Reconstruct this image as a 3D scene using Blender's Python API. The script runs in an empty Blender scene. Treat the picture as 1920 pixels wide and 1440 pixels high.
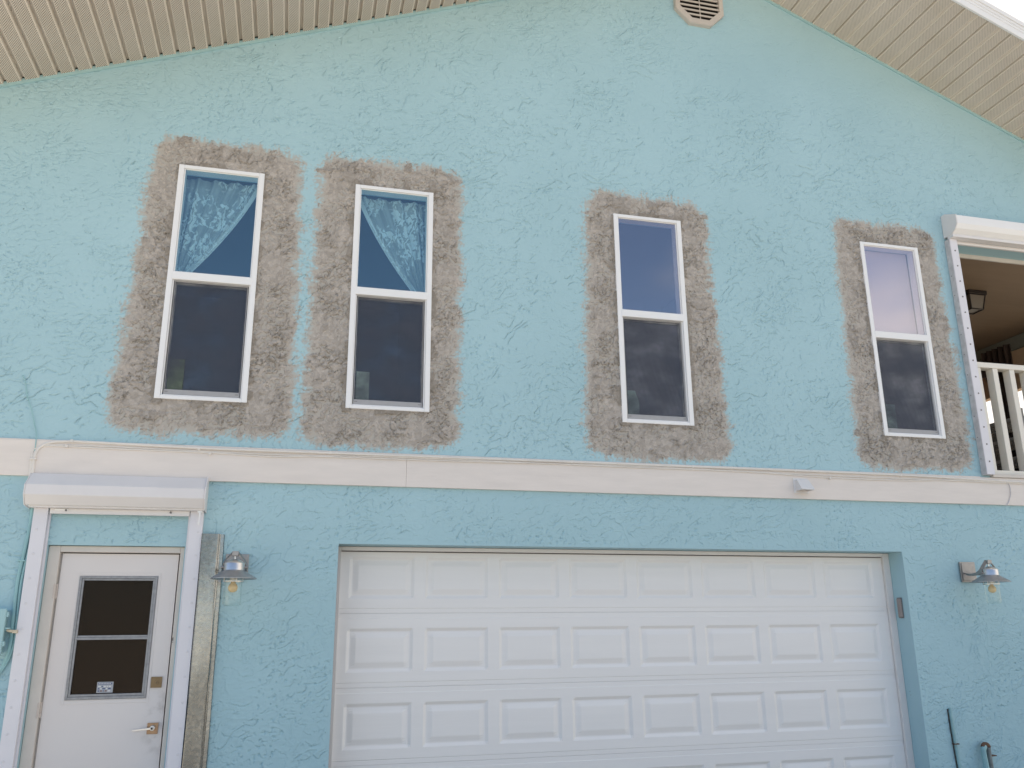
import bpy, math, random
import numpy as np
from mathutils import Matrix, Vector

# ------------------------------------------------------------------ camera, sky, sun, exposure
S = bpy.context.scene
C = S.collection
cam_d = bpy.data.cameras.new('camera'); cam = bpy.data.objects.new('camera', cam_d); C.objects.link(cam)
cam_d.sensor_width = 36; cam_d.lens = 1593.11 / 1920 * 36; cam_d.clip_start = .05; cam_d.clip_end = 3000
_r = Vector((.96950141, -.24494788, -.00821849)); _u = Vector((-.05902341, -.26589758, .96219266)); _f = Vector((.23787233, .93236206, .27224573))
cam.matrix_world = Matrix(((_r.x, _u.x, -_f.x, -.2136), (_r.y, _u.y, -_f.y, -6.7233), (_r.z, _u.z, -_f.z, 1.5676), (0, 0, 0, 1)))
S.camera = cam
S.view_settings.view_transform = 'Standard'; S.view_settings.look = 'None'; S.view_settings.gamma = 1
S.view_settings.exposure = 1.33
SUN_EL, SUN_AZ = math.radians(56), math.radians(-20)      # sun high behind the house, a little to the left (azimuth from +y towards +x)
W = bpy.data.worlds.new('World'); S.world = W; W.use_nodes = True
def build_world():
    nt = W.node_tree; n = nt.nodes; n.clear(); L = nt.links.new
    sky = n.new('ShaderNodeTexSky'); sky.sky_type = 'NISHITA'; sky.sun_disc = False
    sky.sun_elevation = SUN_EL; sky.sun_rotation = SUN_AZ; sky.air_density = 1.0; sky.dust_density = 1.2; sky.ozone_density = 1.0
    tc = n.new('ShaderNodeTexCoord')
    # thin bright cloud veil: dense towards the sun side of the sky, broken and fading behind the viewer; overhead and right parts added to whiten light and reflections
    sep = n.new('ShaderNodeSeparateXYZ'); L(tc.outputs['Generated'], sep.inputs[0])
    mp = n.new('ShaderNodeMapping'); mp.inputs['Scale'].default_value = (1.6, 1.6, 4.2); L(tc.outputs['Generated'], mp.inputs[0])
    nz = n.new('ShaderNodeTexNoise'); nz.inputs['Scale'].default_value = 1.7; nz.inputs['Detail'].default_value = 6; L(mp.outputs[0], nz.inputs[0])
    a = n.new('ShaderNodeMath'); a.operation = 'MULTIPLY_ADD'; a.inputs[1].default_value = .55; a.inputs[2].default_value = -.08; L(sep.outputs['Y'], a.inputs[0])
    b0 = n.new('ShaderNodeMath'); b0.operation = 'MULTIPLY_ADD'; b0.inputs[1].default_value = .75; L(sep.outputs['X'], b0.inputs[0]); L(a.outputs[0], b0.inputs[2])
    b = n.new('ShaderNodeMath'); b.operation = 'MULTIPLY_ADD'; b.inputs[1].default_value = .5; L(sep.outputs['Z'], b.inputs[0]); L(b0.outputs[0], b.inputs[2])
    c = n.new('ShaderNodeMath'); c.operation = 'ADD'; L(b.outputs[0], c.inputs[0]); L(nz.outputs['Fac'], c.inputs[1])
    mr = n.new('ShaderNodeMapRange'); mr.interpolation_type = 'SMOOTHSTEP'; mr.inputs['From Min'].default_value = .50; mr.inputs['From Max'].default_value = .95; L(c.outputs[0], mr.inputs['Value'])
    mix = n.new('ShaderNodeMix'); mix.data_type = 'RGBA'; L(mr.outputs[0], mix.inputs['Factor']); L(sky.outputs[0], mix.inputs['A']); mix.inputs['B'].default_value = (6.6, 6.2, 5.75, 1)
    bg = n.new('ShaderNodeBackground'); bg.inputs['Strength'].default_value = .085; L(mix.outputs['Result'], bg.inputs[0])
    o = n.new('ShaderNodeOutputWorld'); L(bg.outputs[0], o.inputs[0])
build_world()
sun_d = bpy.data.lights.new('sun', 'SUN'); sun_d.energy = 3.4; sun_d.angle = math.radians(.5); sun_d.color = (1, .95, .87)
sun = bpy.data.objects.new('sun', sun_d); C.objects.link(sun)
sd = Vector((math.sin(SUN_AZ) * math.cos(SUN_EL), math.cos(SUN_AZ) * math.cos(SUN_EL), math.sin(SUN_EL)))
sun.rotation_euler = sd.to_track_quat('Z', 'Y').to_euler()

# ------------------------------------------------------------------ helpers
class MB:
    """collects shapes into one mesh"""
    def __init__(s): s.v = []; s.f = []; s.m = []; s.cur = 0
    def add(s, vs, fs):
        k = len(s.v); s.v += [tuple(map(float, q)) for q in vs]; s.f += [tuple(k + i for i in f) for f in fs]; s.m += [s.cur] * len(fs); return s
    def box(s, x0, x1, y0, y1, z0, z1):
        return s.add([(x0, y0, z0), (x1, y0, z0), (x1, y1, z0), (x0, y1, z0), (x0, y0, z1), (x1, y0, z1), (x1, y1, z1), (x0, y1, z1)],
                     [(0, 3, 2, 1), (4, 5, 6, 7), (0, 1, 5, 4), (1, 2, 6, 5), (2, 3, 7, 6), (3, 0, 4, 7)])
    def hexa(s, lo, hi):   # bottom 4 points and top 4 points
        return s.add(list(lo) + list(hi), [(0, 3, 2, 1), (4, 5, 6, 7), (0, 1, 5, 4), (1, 2, 6, 5), (2, 3, 7, 6), (3, 0, 4, 7)])
    def prism(s, prof, x0, x1):   # (y,z) profile swept along x
        n = len(prof); vs = [(x0, y, z) for y, z in prof] + [(x1, y, z) for y, z in prof]
        fs = [tuple(range(n)), tuple(range(2 * n - 1, n - 1, -1))] + [(i, i + n, (i + 1) % n + n, (i + 1) % n) for i in range(n)]
        return s.add(vs, fs)
    def prism_y(s, prof, y0, y1):   # (x,z) profile swept along y
        n = len(prof); vs = [(x, y0, z) for x, z in prof] + [(x, y1, z) for x, z in prof]
        fs = [tuple(range(n)), tuple(range(2 * n - 1, n - 1, -1))] + [(i, i + n, (i + 1) % n + n, (i + 1) % n) for i in range(n)]
        return s.add(vs, fs)
    def ring(s, x0, x1, z0, z1, wl, wr, wb, wt, y0, y1):   # rectangular frame, jambs full height, rails butted between
        s.box(x0, x0 + wl, y0, y1, z0, z1); s.box(x1 - wr, x1, y0, y1, z0, z1)
        s.box(x0 + wl, x1 - wr, y0 + .001, y1 - .001, z0, z0 + wb); s.box(x0 + wl, x1 - wr, y0 + .001, y1 - .001, z1 - wt, z1); return s
    def tube(s, pts, r, n=8, smooth=4):
        P = [Vector(p) for p in pts]
        if smooth > 1 and len(P) > 2:
            Q = []
            for i in range(len(P) - 1):
                a, b, c, d = P[max(i - 1, 0)], P[i], P[i + 1], P[min(i + 2, len(P) - 1)]
                for k in range(smooth):
                    t = k / smooth
                    Q.append(.5 * (2 * b + (c - a) * t + (2 * a - 5 * b + 4 * c - d) * t * t + (3 * b - a - 3 * c + d) * t ** 3))
            P = Q + [P[-1]]
        rs = r if isinstance(r, (list, tuple)) else [r] * len(P)
        if len(rs) != len(P): rs = list(np.interp(np.linspace(0, 1, len(P)), np.linspace(0, 1, len(rs)), rs))
        vs = []; fs = []; nx = None
        for i, p in enumerate(P):
            d = (P[min(i + 1, len(P) - 1)] - P[max(i - 1, 0)]).normalized()
            if nx is None: nx = d.cross(Vector((0, 0, 1)) if abs(d.z) < .9 else Vector((1, 0, 0))).normalized()
            else: nx = (nx - d * nx.dot(d)).normalized()
            ny = d.cross(nx)
            for k in range(n):
                a = 2 * math.pi * k / n; vs.append(p + (nx * math.cos(a) + ny * math.sin(a)) * rs[i])
        for i in range(len(P) - 1):
            for k in range(n): fs.append((i * n + k, i * n + (k + 1) % n, (i + 1) * n + (k + 1) % n, (i + 1) * n + k))
        fs.append(tuple(range(n - 1, -1, -1))); fs.append(tuple(range((len(P) - 1) * n, len(P) * n)))
        return s.add(vs, fs)
    def strap(s, pts, wv, t):   # flat bar along a path, wv = half-width vector
        P = [Vector(p) for p in pts]; wv = Vector(wv); vs = []; fs = []
        for i, p in enumerate(P):
            d = (P[min(i + 1, len(P) - 1)] - P[max(i - 1, 0)]).normalized(); nn = d.cross(wv).normalized() * t / 2
            vs += [p + wv + nn, p - wv + nn, p - wv - nn, p + wv - nn]
        for i in range(len(P) - 1):
            for k in range(4): fs.append((i * 4 + k, i * 4 + (k + 1) % 4, i * 4 + 4 + (k + 1) % 4, i * 4 + 4 + k))
        e = (len(P) - 1) * 4; fs += [(3, 2, 1, 0), (e, e + 1, e + 2, e + 3)]
        return s.add(vs, fs)
    def lathe(s, prof, cx, cy, n=32, cap=False):   # (r,z) profile round a vertical axis
        m = len(prof); vs = []; fs = []
        for r, z in prof:
            for k in range(n): a = 2 * math.pi * k / n; vs.append((cx + r * math.cos(a), cy + r * math.sin(a), z))
        for i in range(m - 1):
            for k in range(n): fs.append((i * n + k, i * n + (k + 1) % n, (i + 1) * n + (k + 1) % n, (i + 1) * n + k))
        if cap: fs += [tuple(range(n - 1, -1, -1)), tuple(range((m - 1) * n, m * n))]
        return s.add(vs, fs)
    def disc_y(s, cx, cz, r, y0, y1, n=10):   # short stud pointing along -y
        return s.prism_y([(cx + r * math.cos(2 * math.pi * k / n), cz + r * math.sin(2 * math.pi * k / n)) for k in range(n)], y0, y1)
    def build(s, name, mats, parent=None, bevel=0, smooth=False, label=None):
        me = bpy.data.meshes.new(name); me.from_pydata(s.v, [], s.f)
        for m in (mats if isinstance(mats, (list, tuple)) else [mats]): me.materials.append(m)
        me.polygons.foreach_set('material_index', s.m); me.update()
        o = bpy.data.objects.new(name, me); C.objects.link(o)
        fix_normals(me)
        if smooth: me.polygons.foreach_set('use_smooth', [True] * len(me.polygons)); me.set_sharp_from_angle(angle=math.radians(38))
        if bevel:
            b = o.modifiers.new('bevel', 'BEVEL'); b.width = bevel; b.segments = 2; b.limit_method = 'ANGLE'; b.angle_limit = math.radians(35)
        if parent is not None: attach(o, parent)
        if label: o['label'] = label
        return o
import bmesh
def fix_normals(me):
    bm = bmesh.new(); bm.from_mesh(me); bmesh.ops.recalc_face_normals(bm, faces=bm.faces); bm.to_mesh(me); bm.free()
def world_loc(o):
    p = Vector(o.location); q = o.parent
    while q is not None: p = p + Vector(q.location); q = q.parent
    return p
def attach(o, parent):   # shapes are given in world metres; the parent only carries a location
    o.parent = parent; o.location = Vector(o.location) - world_loc(parent)
def thing(name, label, cat, loc=(0, 0, 0), group=None):
    o = bpy.data.objects.new(name, None); C.objects.link(o); o.location = loc; o.empty_display_size = .1
    o['label'] = label; o['category'] = cat
    if group: o['group'] = group
    return o
def part_root(name, parent, loc, label=None):   # an Empty that is a part with sub-parts
    o = bpy.data.objects.new(name, None); C.objects.link(o); o.location = loc; attach(o, parent); o.empty_display_size = .1
    if label: o['label'] = label
    return o
def tag(o, label, cat, group=None):
    o['label'] = label; o['category'] = cat
    if group: o['group'] = group
    return o
def struct(o): o['kind'] = 'structure'; return o

# --- numpy noise
_tab = {}
def N(x, y, seed=0):   # gradient noise, about -1..1
    if seed not in _tab: _tab[seed] = np.random.RandomState(seed).rand(256, 256).astype(np.float32) * 2 * np.pi
    T = _tab[seed]; x = np.asarray(x, np.float32); y = np.asarray(y, np.float32)
    xi = np.floor(x).astype(np.int32); yi = np.floor(y).astype(np.int32); fx = x - xi; fy = y - yi
    u = fx * fx * fx * (fx * (fx * 6 - 15) + 10); v = fy * fy * fy * (fy * (fy * 6 - 15) + 10)
    def g(i, j):
        a = T[(xi + i) & 255, (yi + j) & 255]; return np.cos(a) * (fx - i) + np.sin(a) * (fy - j)
    return 1.5 * ((g(0, 0) * (1 - u) + g(1, 0) * u) * (1 - v) + (g(0, 1) * (1 - u) + g(1, 1) * u) * v)
def fbm(x, y, seed, o=4):
    r = 0; a = 1; t = 0
    for k in range(o): r = r + a * N(x * 2 ** k + 7.3 * k, y * 2 ** k - 3.1 * k, seed + k); t += a; a *= .5
    return r / t
def sm(a, b, x): t = np.clip((x - a) / (b - a), 0, 1); return t * t * (3 - 2 * t)
def saw(n, k, p=1.6):   # slow rise, sudden drop: the lip a trowel leaves
    t = n * k; t = t - np.floor(t); return t ** p
def crack(n, k, xs, zs, wd, seed):
    """narrow undercut along the contour lines of n: 1 on the line, 0 a few millimetres off it"""
    gz, gx = np.gradient(n, zs, xs); t = n * k; t = t - np.floor(t); d = np.minimum(t, .5) / (k * np.hypot(gx, gz) + .4)
    g = np.exp(-(d / wd) ** 2)
    if seed is not None:      # lips form mostly on the side the trowel left: open strokes rather than closed loops
        X, Z = np.meshgrid(xs, zs); th = -1.0 + 1.5 * N(X * 1.1 + seed, Z * 1.1, 400 + seed); g = g * sm(-.1, .75, (gx * np.cos(th) + gz * np.sin(th)) / (np.hypot(gx, gz) + 1e-6))
    return g
def grid_mesh(name, P, keep, mats, attrs=None, smooth=True):
    """P: (nz,nx,3) points, keep: (nz-1,nx-1) faces kept"""
    nz, nx = P.shape[:2]; idx = np.arange(nz * nx).reshape(nz, nx)
    F = np.stack([idx[:-1, :-1], idx[:-1, 1:], idx[1:, 1:], idx[1:, :-1]], -1)[keep]
    used = np.zeros(nz * nx, bool); used[F.ravel()] = True; rm = np.cumsum(used) - 1
    V = P.reshape(-1, 3)[used].astype(np.float32); F = rm[F].astype(np.int32)
    me = bpy.data.meshes.new(name); me.vertices.add(len(V)); me.vertices.foreach_set('co', V.ravel())
    me.loops.add(F.size); me.loops.foreach_set('vertex_index', F.ravel())
    me.polygons.add(len(F)); me.polygons.foreach_set('loop_start', np.arange(0, F.size, 4, dtype=np.int32)); me.polygons.foreach_set('loop_total', np.full(len(F), 4, np.int32))
    me.polygons.foreach_set('use_smooth', np.full(len(F), smooth, bool))
    for k, a in (attrs or {}).items():
        at = me.attributes.new(k, 'FLOAT', 'POINT'); at.data.foreach_set('value', a.reshape(-1)[used].astype(np.float32))
    me.update(calc_edges=True)
    for m in (mats if isinstance(mats, (list, tuple)) else [mats]): me.materials.append(m)
    o = bpy.data.objects.new(name, me); C.objects.link(o); return o
def lines(keys, step):   # sorted coordinates that contain every key and are about step apart
    keys = sorted(set(round(k, 5) for k in keys)); out = []
    for a, b in zip(keys[:-1], keys[1:]): out.append(np.linspace(a, b, max(1, int(math.ceil((b - a) / step))), endpoint=False))
    return np.concatenate(out + [np.array([keys[-1]])])

# --- materials
def mat(name, col, rough=.6, metal=0, spec=.4, var=0, vscale=4, bump=0, bscale=60, col2=None, stretch=None, bdist=.01, detail=5, rvar=0):
    m = bpy.data.materials.new(name); m.use_nodes = True; nt = m.node_tree; n = nt.nodes; L = nt.links.new; p = n['Principled BSDF']
    p.inputs['Base Color'].default_value = (*col, 1); p.inputs['Roughness'].default_value = rough; p.inputs['Metallic'].default_value = metal; p.inputs['Specular IOR Level'].default_value = spec
    tc = n.new('ShaderNodeTexCoord'); vec = tc.outputs['Object']
    if stretch: mp = n.new('ShaderNodeMapping'); mp.inputs['Scale'].default_value = stretch; L(vec, mp.inputs[0]); vec = mp.outputs[0]
    if var or rvar:
        nz = n.new('ShaderNodeTexNoise'); nz.inputs['Scale'].default_value = vscale; nz.inputs['Detail'].default_value = detail; nz.inputs['Roughness'].default_value = .6; L(vec, nz.inputs[0])
        if var:
            mx = n.new('ShaderNodeMix'); mx.data_type = 'RGBA'; mr = n.new('ShaderNodeMapRange'); mr.inputs['From Min'].default_value = .32; mr.inputs['From Max'].default_value = .68; L(nz.outputs['Fac'], mr.inputs['Value']); L(mr.outputs[0], mx.inputs['Factor'])
            c2 = col2 or tuple(c * (1 - var) for c in col); mx.inputs['A'].default_value = (*col, 1); mx.inputs['B'].default_value = (*c2, 1); L(mx.outputs['Result'], p.inputs['Base Color'])
        if rvar:
            r2 = n.new('ShaderNodeMapRange'); r2.inputs['From Min'].default_value = .3; r2.inputs['From Max'].default_value = .7; r2.inputs['To Min'].default_value = rough - rvar; r2.inputs['To Max'].default_value = rough + rvar; L(nz.outputs['Fac'], r2.inputs['Value']); L(r2.outputs[0], p.inputs['Roughness'])
    if bump:
        nb = n.new('ShaderNodeTexNoise'); nb.inputs['Scale'].default_value = bscale; nb.inputs['Detail'].default_value = 4; L(vec, nb.inputs[0])
        bu = n.new('ShaderNodeBump'); bu.inputs['Strength'].default_value = bump; bu.inputs['Distance'].default_value = bdist; L(nb.outputs['Fac'], bu.inputs['Height']); L(bu.outputs[0], p.inputs['Normal'])
    return m
def glass_mat(name, tint=(.8, .88, .9), ior=1.5, rough=0.0, refl=(1, 1, 1), bump=0):
    m = bpy.data.materials.new(name); m.use_nodes = True; nt = m.node_tree; n = nt.nodes; n.clear(); L = nt.links.new
    t = n.new('ShaderNodeBsdfTransparent'); t.inputs[0].default_value = (*tint, 1); g = n.new('ShaderNodeBsdfGlossy'); g.inputs['Roughness'].default_value = rough; g.inputs['Color'].default_value = (*refl, 1)
    fr = n.new('ShaderNodeFresnel'); ge = n.new('ShaderNodeNewGeometry'); io = n.new('ShaderNodeMapRange'); io.inputs['To Min'].default_value = ior; io.inputs['To Max'].default_value = 1 / ior; L(ge.outputs['Backfacing'], io.inputs['Value']); L(io.outputs[0], fr.inputs['IOR'])
    mx = n.new('ShaderNodeMixShader'); L(fr.outputs[0], mx.inputs[0]); L(t.outputs[0], mx.inputs[1]); L(g.outputs[0], mx.inputs[2])
    if bump:
        tc = n.new('ShaderNodeTexCoord'); nb = n.new('ShaderNodeTexNoise'); nb.inputs['Scale'].default_value = 3; L(tc.outputs['Object'], nb.inputs[0])
        bu = n.new('ShaderNodeBump'); bu.inputs['Strength'].default_value = bump; bu.inputs['Distance'].default_value = .01; L(nb.outputs['Fac'], bu.inputs['Height']); L(bu.outputs[0], g.inputs['Normal'])
    o = n.new('ShaderNodeOutputMaterial'); L(mx.outputs[0], o.inputs[0]); return m
def sheer_mat(name, col, alpha, rough=.8, lace=0, moire=0):
    """cloth, mesh or film that lets part of the view through"""
    m = bpy.data.materials.new(name); m.use_nodes = True; nt = m.node_tree; n = nt.nodes; n.clear(); L = nt.links.new
    t = n.new('ShaderNodeBsdfTransparent'); d = n.new('ShaderNodeBsdfPrincipled'); d.inputs['Base Color'].default_value = (*col, 1); d.inputs['Roughness'].default_value = rough
    mx = n.new('ShaderNodeMixShader'); mx.inputs[0].default_value = alpha; L(t.outputs[0], mx.inputs[1]); L(d.outputs[0], mx.inputs[2])
    if moire:  # uneven alpha imitates the moire bands of a sagging screen
        tc = n.new('ShaderNodeTexCoord'); mp = n.new('ShaderNodeMapping'); mp.inputs['Scale'].default_value = (2.2, 1, 3.4); L(tc.outputs['Object'], mp.inputs[0]); nz = n.new('ShaderNodeTexNoise'); nz.inputs['Scale'].default_value = 1.6; nz.inputs['Detail'].default_value = 3; L(mp.outputs[0], nz.inputs[0])
        mr = n.new('ShaderNodeMapRange'); mr.inputs['From Min'].default_value = .3; mr.inputs['From Max'].default_value = .7; mr.inputs['To Min'].default_value = alpha - moire; mr.inputs['To Max'].default_value = alpha + moire; L(nz.outputs['Fac'], mr.inputs['Value']); L(mr.outputs[0], mx.inputs[0])
    if lace:
        tc = n.new('ShaderNodeTexCoord'); nz = n.new('ShaderNodeTexNoise'); nz.inputs['Scale'].default_value = 9; L(tc.outputs['Object'], nz.inputs[0])
        ml = n.new('ShaderNodeMix'); ml.data_type = 'RGBA'; ml.blend_type = 'LINEAR_LIGHT'; ml.inputs['Factor'].default_value = .09; L(tc.outputs['Object'], ml.inputs['A']); L(nz.outputs['Color'], ml.inputs['B'])
        vo = n.new('ShaderNodeTexVoronoi'); vo.inputs['Scale'].default_value = 5.5; L(ml.outputs['Result'], vo.inputs['Vector'])
        wv = n.new('ShaderNodeTexWave'); wv.inputs['Scale'].default_value = 5.5; wv.inputs['Distortion'].default_value = 9; wv.inputs['Detail Scale'].default_value = 2.2; L(ml.outputs['Result'], wv.inputs['Vector'])
        mu = n.new('ShaderNodeMath'); mu.operation = 'MULTIPLY'; L(wv.outputs['Fac'], mu.inputs[0])
        mr0 = n.new('ShaderNodeMapRange'); mr0.inputs['From Min'].default_value = .75; mr0.inputs['From Max'].default_value = .35; L(vo.outputs['Distance'], mr0.inputs['Value']); L(mr0.outputs[0], mu.inputs[1])
        mr = n.new('ShaderNodeMapRange'); mr.inputs['From Min'].default_value = .25; mr.inputs['From Max'].default_value = .55; mr.inputs['To Min'].default_value = alpha * .50; mr.inputs['To Max'].default_value = alpha; L(mu.outputs[0], mr.inputs['Value']); L(mr.outputs[0], mx.inputs[0])
    o = n.new('ShaderNodeOutputMaterial'); L(mx.outputs[0], o.inputs[0]); return m

def paint_mat():
    m = mat('turquoise_stucco_paint', (.355, .640, .705), rough=.72, spec=.3, bump=.25, bscale=170, bdist=.002)
    nt = m.node_tree; n = nt.nodes; L = nt.links.new; p = n['Principled BSDF']; tc = n.new('ShaderNodeTexCoord')
    nz = n.new('ShaderNodeTexNoise'); nz.inputs['Scale'].default_value = .9; nz.inputs['Detail'].default_value = 6; L(tc.outputs['Object'], nz.inputs[0])
    cr = n.new('ShaderNodeValToRGB'); e = cr.color_ramp.elements; e[0].position = .3; e[0].color = (.375, .565, .620, 1); e[1].position = .7; e[1].color = (.415, .612, .670, 1); L(nz.outputs['Fac'], cr.inputs[0])
    # small dark specks scattered at random, and a few chips showing sandy render
    n2 = n.new('ShaderNodeTexNoise'); n2.inputs['Scale'].default_value = 26; n2.inputs['Detail'].default_value = 2; L(tc.outputs['Object'], n2.inputs[0])
    mr = n.new('ShaderNodeMapRange'); mr.inputs['From Min'].default_value = .735; mr.inputs['From Max'].default_value = .80; L(n2.outputs['Fac'], mr.inputs['Value'])
    mx = n.new('ShaderNodeMix'); mx.data_type = 'RGBA'; L(mr.outputs[0], mx.inputs['Factor']); L(cr.outputs[0], mx.inputs['A']); mx.inputs['B'].default_value = (.10, .16, .16, 1)
    at = n.new('ShaderNodeAttribute'); at.attribute_name = 'smear'
    m2 = n.new('ShaderNodeMix'); m2.data_type = 'RGBA'; L(at.outputs['Fac'], m2.inputs['Factor']); L(mx.outputs['Result'], m2.inputs['A']); m2.inputs['B'].default_value = (.46, .43, .385, 1)
    L(m2.outputs['Result'], p.inputs['Base Color']); return m
def cement_mat():
    m = mat('raw_cement', (.45, .38, .33), rough=.9, spec=.2, bump=.35, bscale=140, bdist=.003)
    nt = m.node_tree; n = nt.nodes; L = nt.links.new; p = n['Principled BSDF']; tc = n.new('ShaderNodeTexCoord')
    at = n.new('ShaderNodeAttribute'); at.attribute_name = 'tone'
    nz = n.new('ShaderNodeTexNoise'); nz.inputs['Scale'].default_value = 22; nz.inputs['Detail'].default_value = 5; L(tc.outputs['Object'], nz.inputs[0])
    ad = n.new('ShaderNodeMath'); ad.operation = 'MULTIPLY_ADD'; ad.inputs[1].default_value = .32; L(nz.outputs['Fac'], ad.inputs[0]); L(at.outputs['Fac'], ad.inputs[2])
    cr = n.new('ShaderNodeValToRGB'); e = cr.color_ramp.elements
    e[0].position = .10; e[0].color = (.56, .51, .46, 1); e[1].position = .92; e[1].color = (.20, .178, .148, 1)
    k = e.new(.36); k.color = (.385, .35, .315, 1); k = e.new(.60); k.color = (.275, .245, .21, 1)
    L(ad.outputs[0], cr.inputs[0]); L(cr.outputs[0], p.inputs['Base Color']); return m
def soffit_mat():
    m = mat('beige_soffit_vinyl', (.56, .47, .385), rough=.55, spec=.35)
    nt = m.node_tree; n = nt.nodes; L = nt.links.new; p = n['Principled BSDF']; tc = n.new('ShaderNodeTexCoord')
    def dots(off):
        mp = n.new('ShaderNodeMapping'); mp.inputs['Scale'].default_value = (1 / .017, 1 / .021, 0); mp.inputs['Location'].default_value = (off, off, 0); L(tc.outputs['Object'], mp.inputs[0])
        fr = n.new('ShaderNodeVectorMath'); fr.operation = 'FRACTION'; L(mp.outputs[0], fr.inputs[0])
        sb = n.new('ShaderNodeVectorMath'); sb.operation = 'SUBTRACT'; sb.inputs[1].default_value = (.5, .5, 0); L(fr.outputs[0], sb.inputs[0])
        ln = n.new('ShaderNodeVectorMath'); ln.operation = 'LENGTH'; L(sb.outputs[0], ln.inputs[0]); return ln.outputs['Value']
    mn = n.new('ShaderNodeMath'); mn.operation = 'MINIMUM'; L(dots(0), mn.inputs[0]); L(dots(.5), mn.inputs[1])
    mr = n.new('ShaderNodeMapRange'); mr.inputs['From Min'].default_value = .27; mr.inputs['From Max'].default_value = .19; L(mn.outputs[0], mr.inputs['Value'])
    at = n.new('ShaderNodeAttribute'); at.attribute_name = 'flat'
    mu = n.new('ShaderNodeMath'); mu.operation = 'MULTIPLY'; L(mr.outputs[0], mu.inputs[0]); L(at.outputs['Fac'], mu.inputs[1])
    nz = n.new('ShaderNodeTexNoise'); nz.inputs['Scale'].default_value = 2.5; nz.inputs['Detail'].default_value = 5; L(tc.outputs['Object'], nz.inputs[0])
    cr = n.new('ShaderNodeValToRGB'); e = cr.color_ramp.elements; e[0].position = .3; e[0].color = (.665, .585, .495, 1); e[1].position = .7; e[1].color = (.725, .645, .56, 1); L(nz.outputs['Fac'], cr.inputs[0])
    mx = n.new('ShaderNodeMix'); mx.data_type = 'RGBA'; L(mu.outputs[0], mx.inputs['Factor']); L(cr.outputs[0], mx.inputs['A']); mx.inputs['B'].default_value = (.10, .08, .06, 1)
    L(mx.outputs['Result'], p.inputs['Base Color']); return m
def door_mat():   # off-white paint with grime rubbed in round the latch
    m = mat('off_white_door_paint', (.74, .70, .68), rough=.45, spec=.4, bump=.06, bscale=30)
    nt = m.node_tree; n = nt.nodes; L = nt.links.new; p = n['Principled BSDF']; tc = n.new('ShaderNodeTexCoord')
    mp = n.new('ShaderNodeMapping'); mp.inputs['Location'].default_value = (1.06 * 8, 0, -.93 * 3.2); mp.inputs['Scale'].default_value = (8, 0, 3.2); L(tc.outputs['Object'], mp.inputs[0])
    ln = n.new('ShaderNodeVectorMath'); ln.operation = 'LENGTH'; L(mp.outputs[0], ln.inputs[0])
    nz = n.new('ShaderNodeTexNoise'); nz.inputs['Scale'].default_value = 14; nz.inputs['Detail'].default_value = 6; L(tc.outputs['Object'], nz.inputs[0])
    mr = n.new('ShaderNodeMapRange'); mr.inputs['From Min'].default_value = 1.0; mr.inputs['From Max'].default_value = .1; L(ln.outputs['Value'], mr.inputs['Value'])
    m2 = n.new('ShaderNodeMapRange'); m2.inputs['From Min'].default_value = .48; m2.inputs['From Max'].default_value = .82; L(nz.outputs['Fac'], m2.inputs['Value'])
    mu = n.new('ShaderNodeMath'); mu.operation = 'MULTIPLY'; L(mr.outputs[0], mu.inputs[0]); L(m2.outputs[0], mu.inputs[1])
    n3 = n.new('ShaderNodeTexNoise'); n3.inputs['Scale'].default_value = 2; L(tc.outputs['Object'], n3.inputs[0])
    mx0 = n.new('ShaderNodeMix'); mx0.data_type = 'RGBA'; L(n3.outputs['Fac'], mx0.inputs['Factor']); mx0.inputs['A'].default_value = (.76, .73, .715, 1); mx0.inputs['B'].default_value = (.72, .665, .635, 1)
    mx = n.new('ShaderNodeMix'); mx.data_type = 'RGBA'; L(mu.outputs[0], mx.inputs['Factor']); L(mx0.outputs['Result'], mx.inputs['A']); mx.inputs['B'].default_value = (.30, .27, .24, 1)
    L(mx.outputs['Result'], p.inputs['Base Color']); return m
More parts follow.
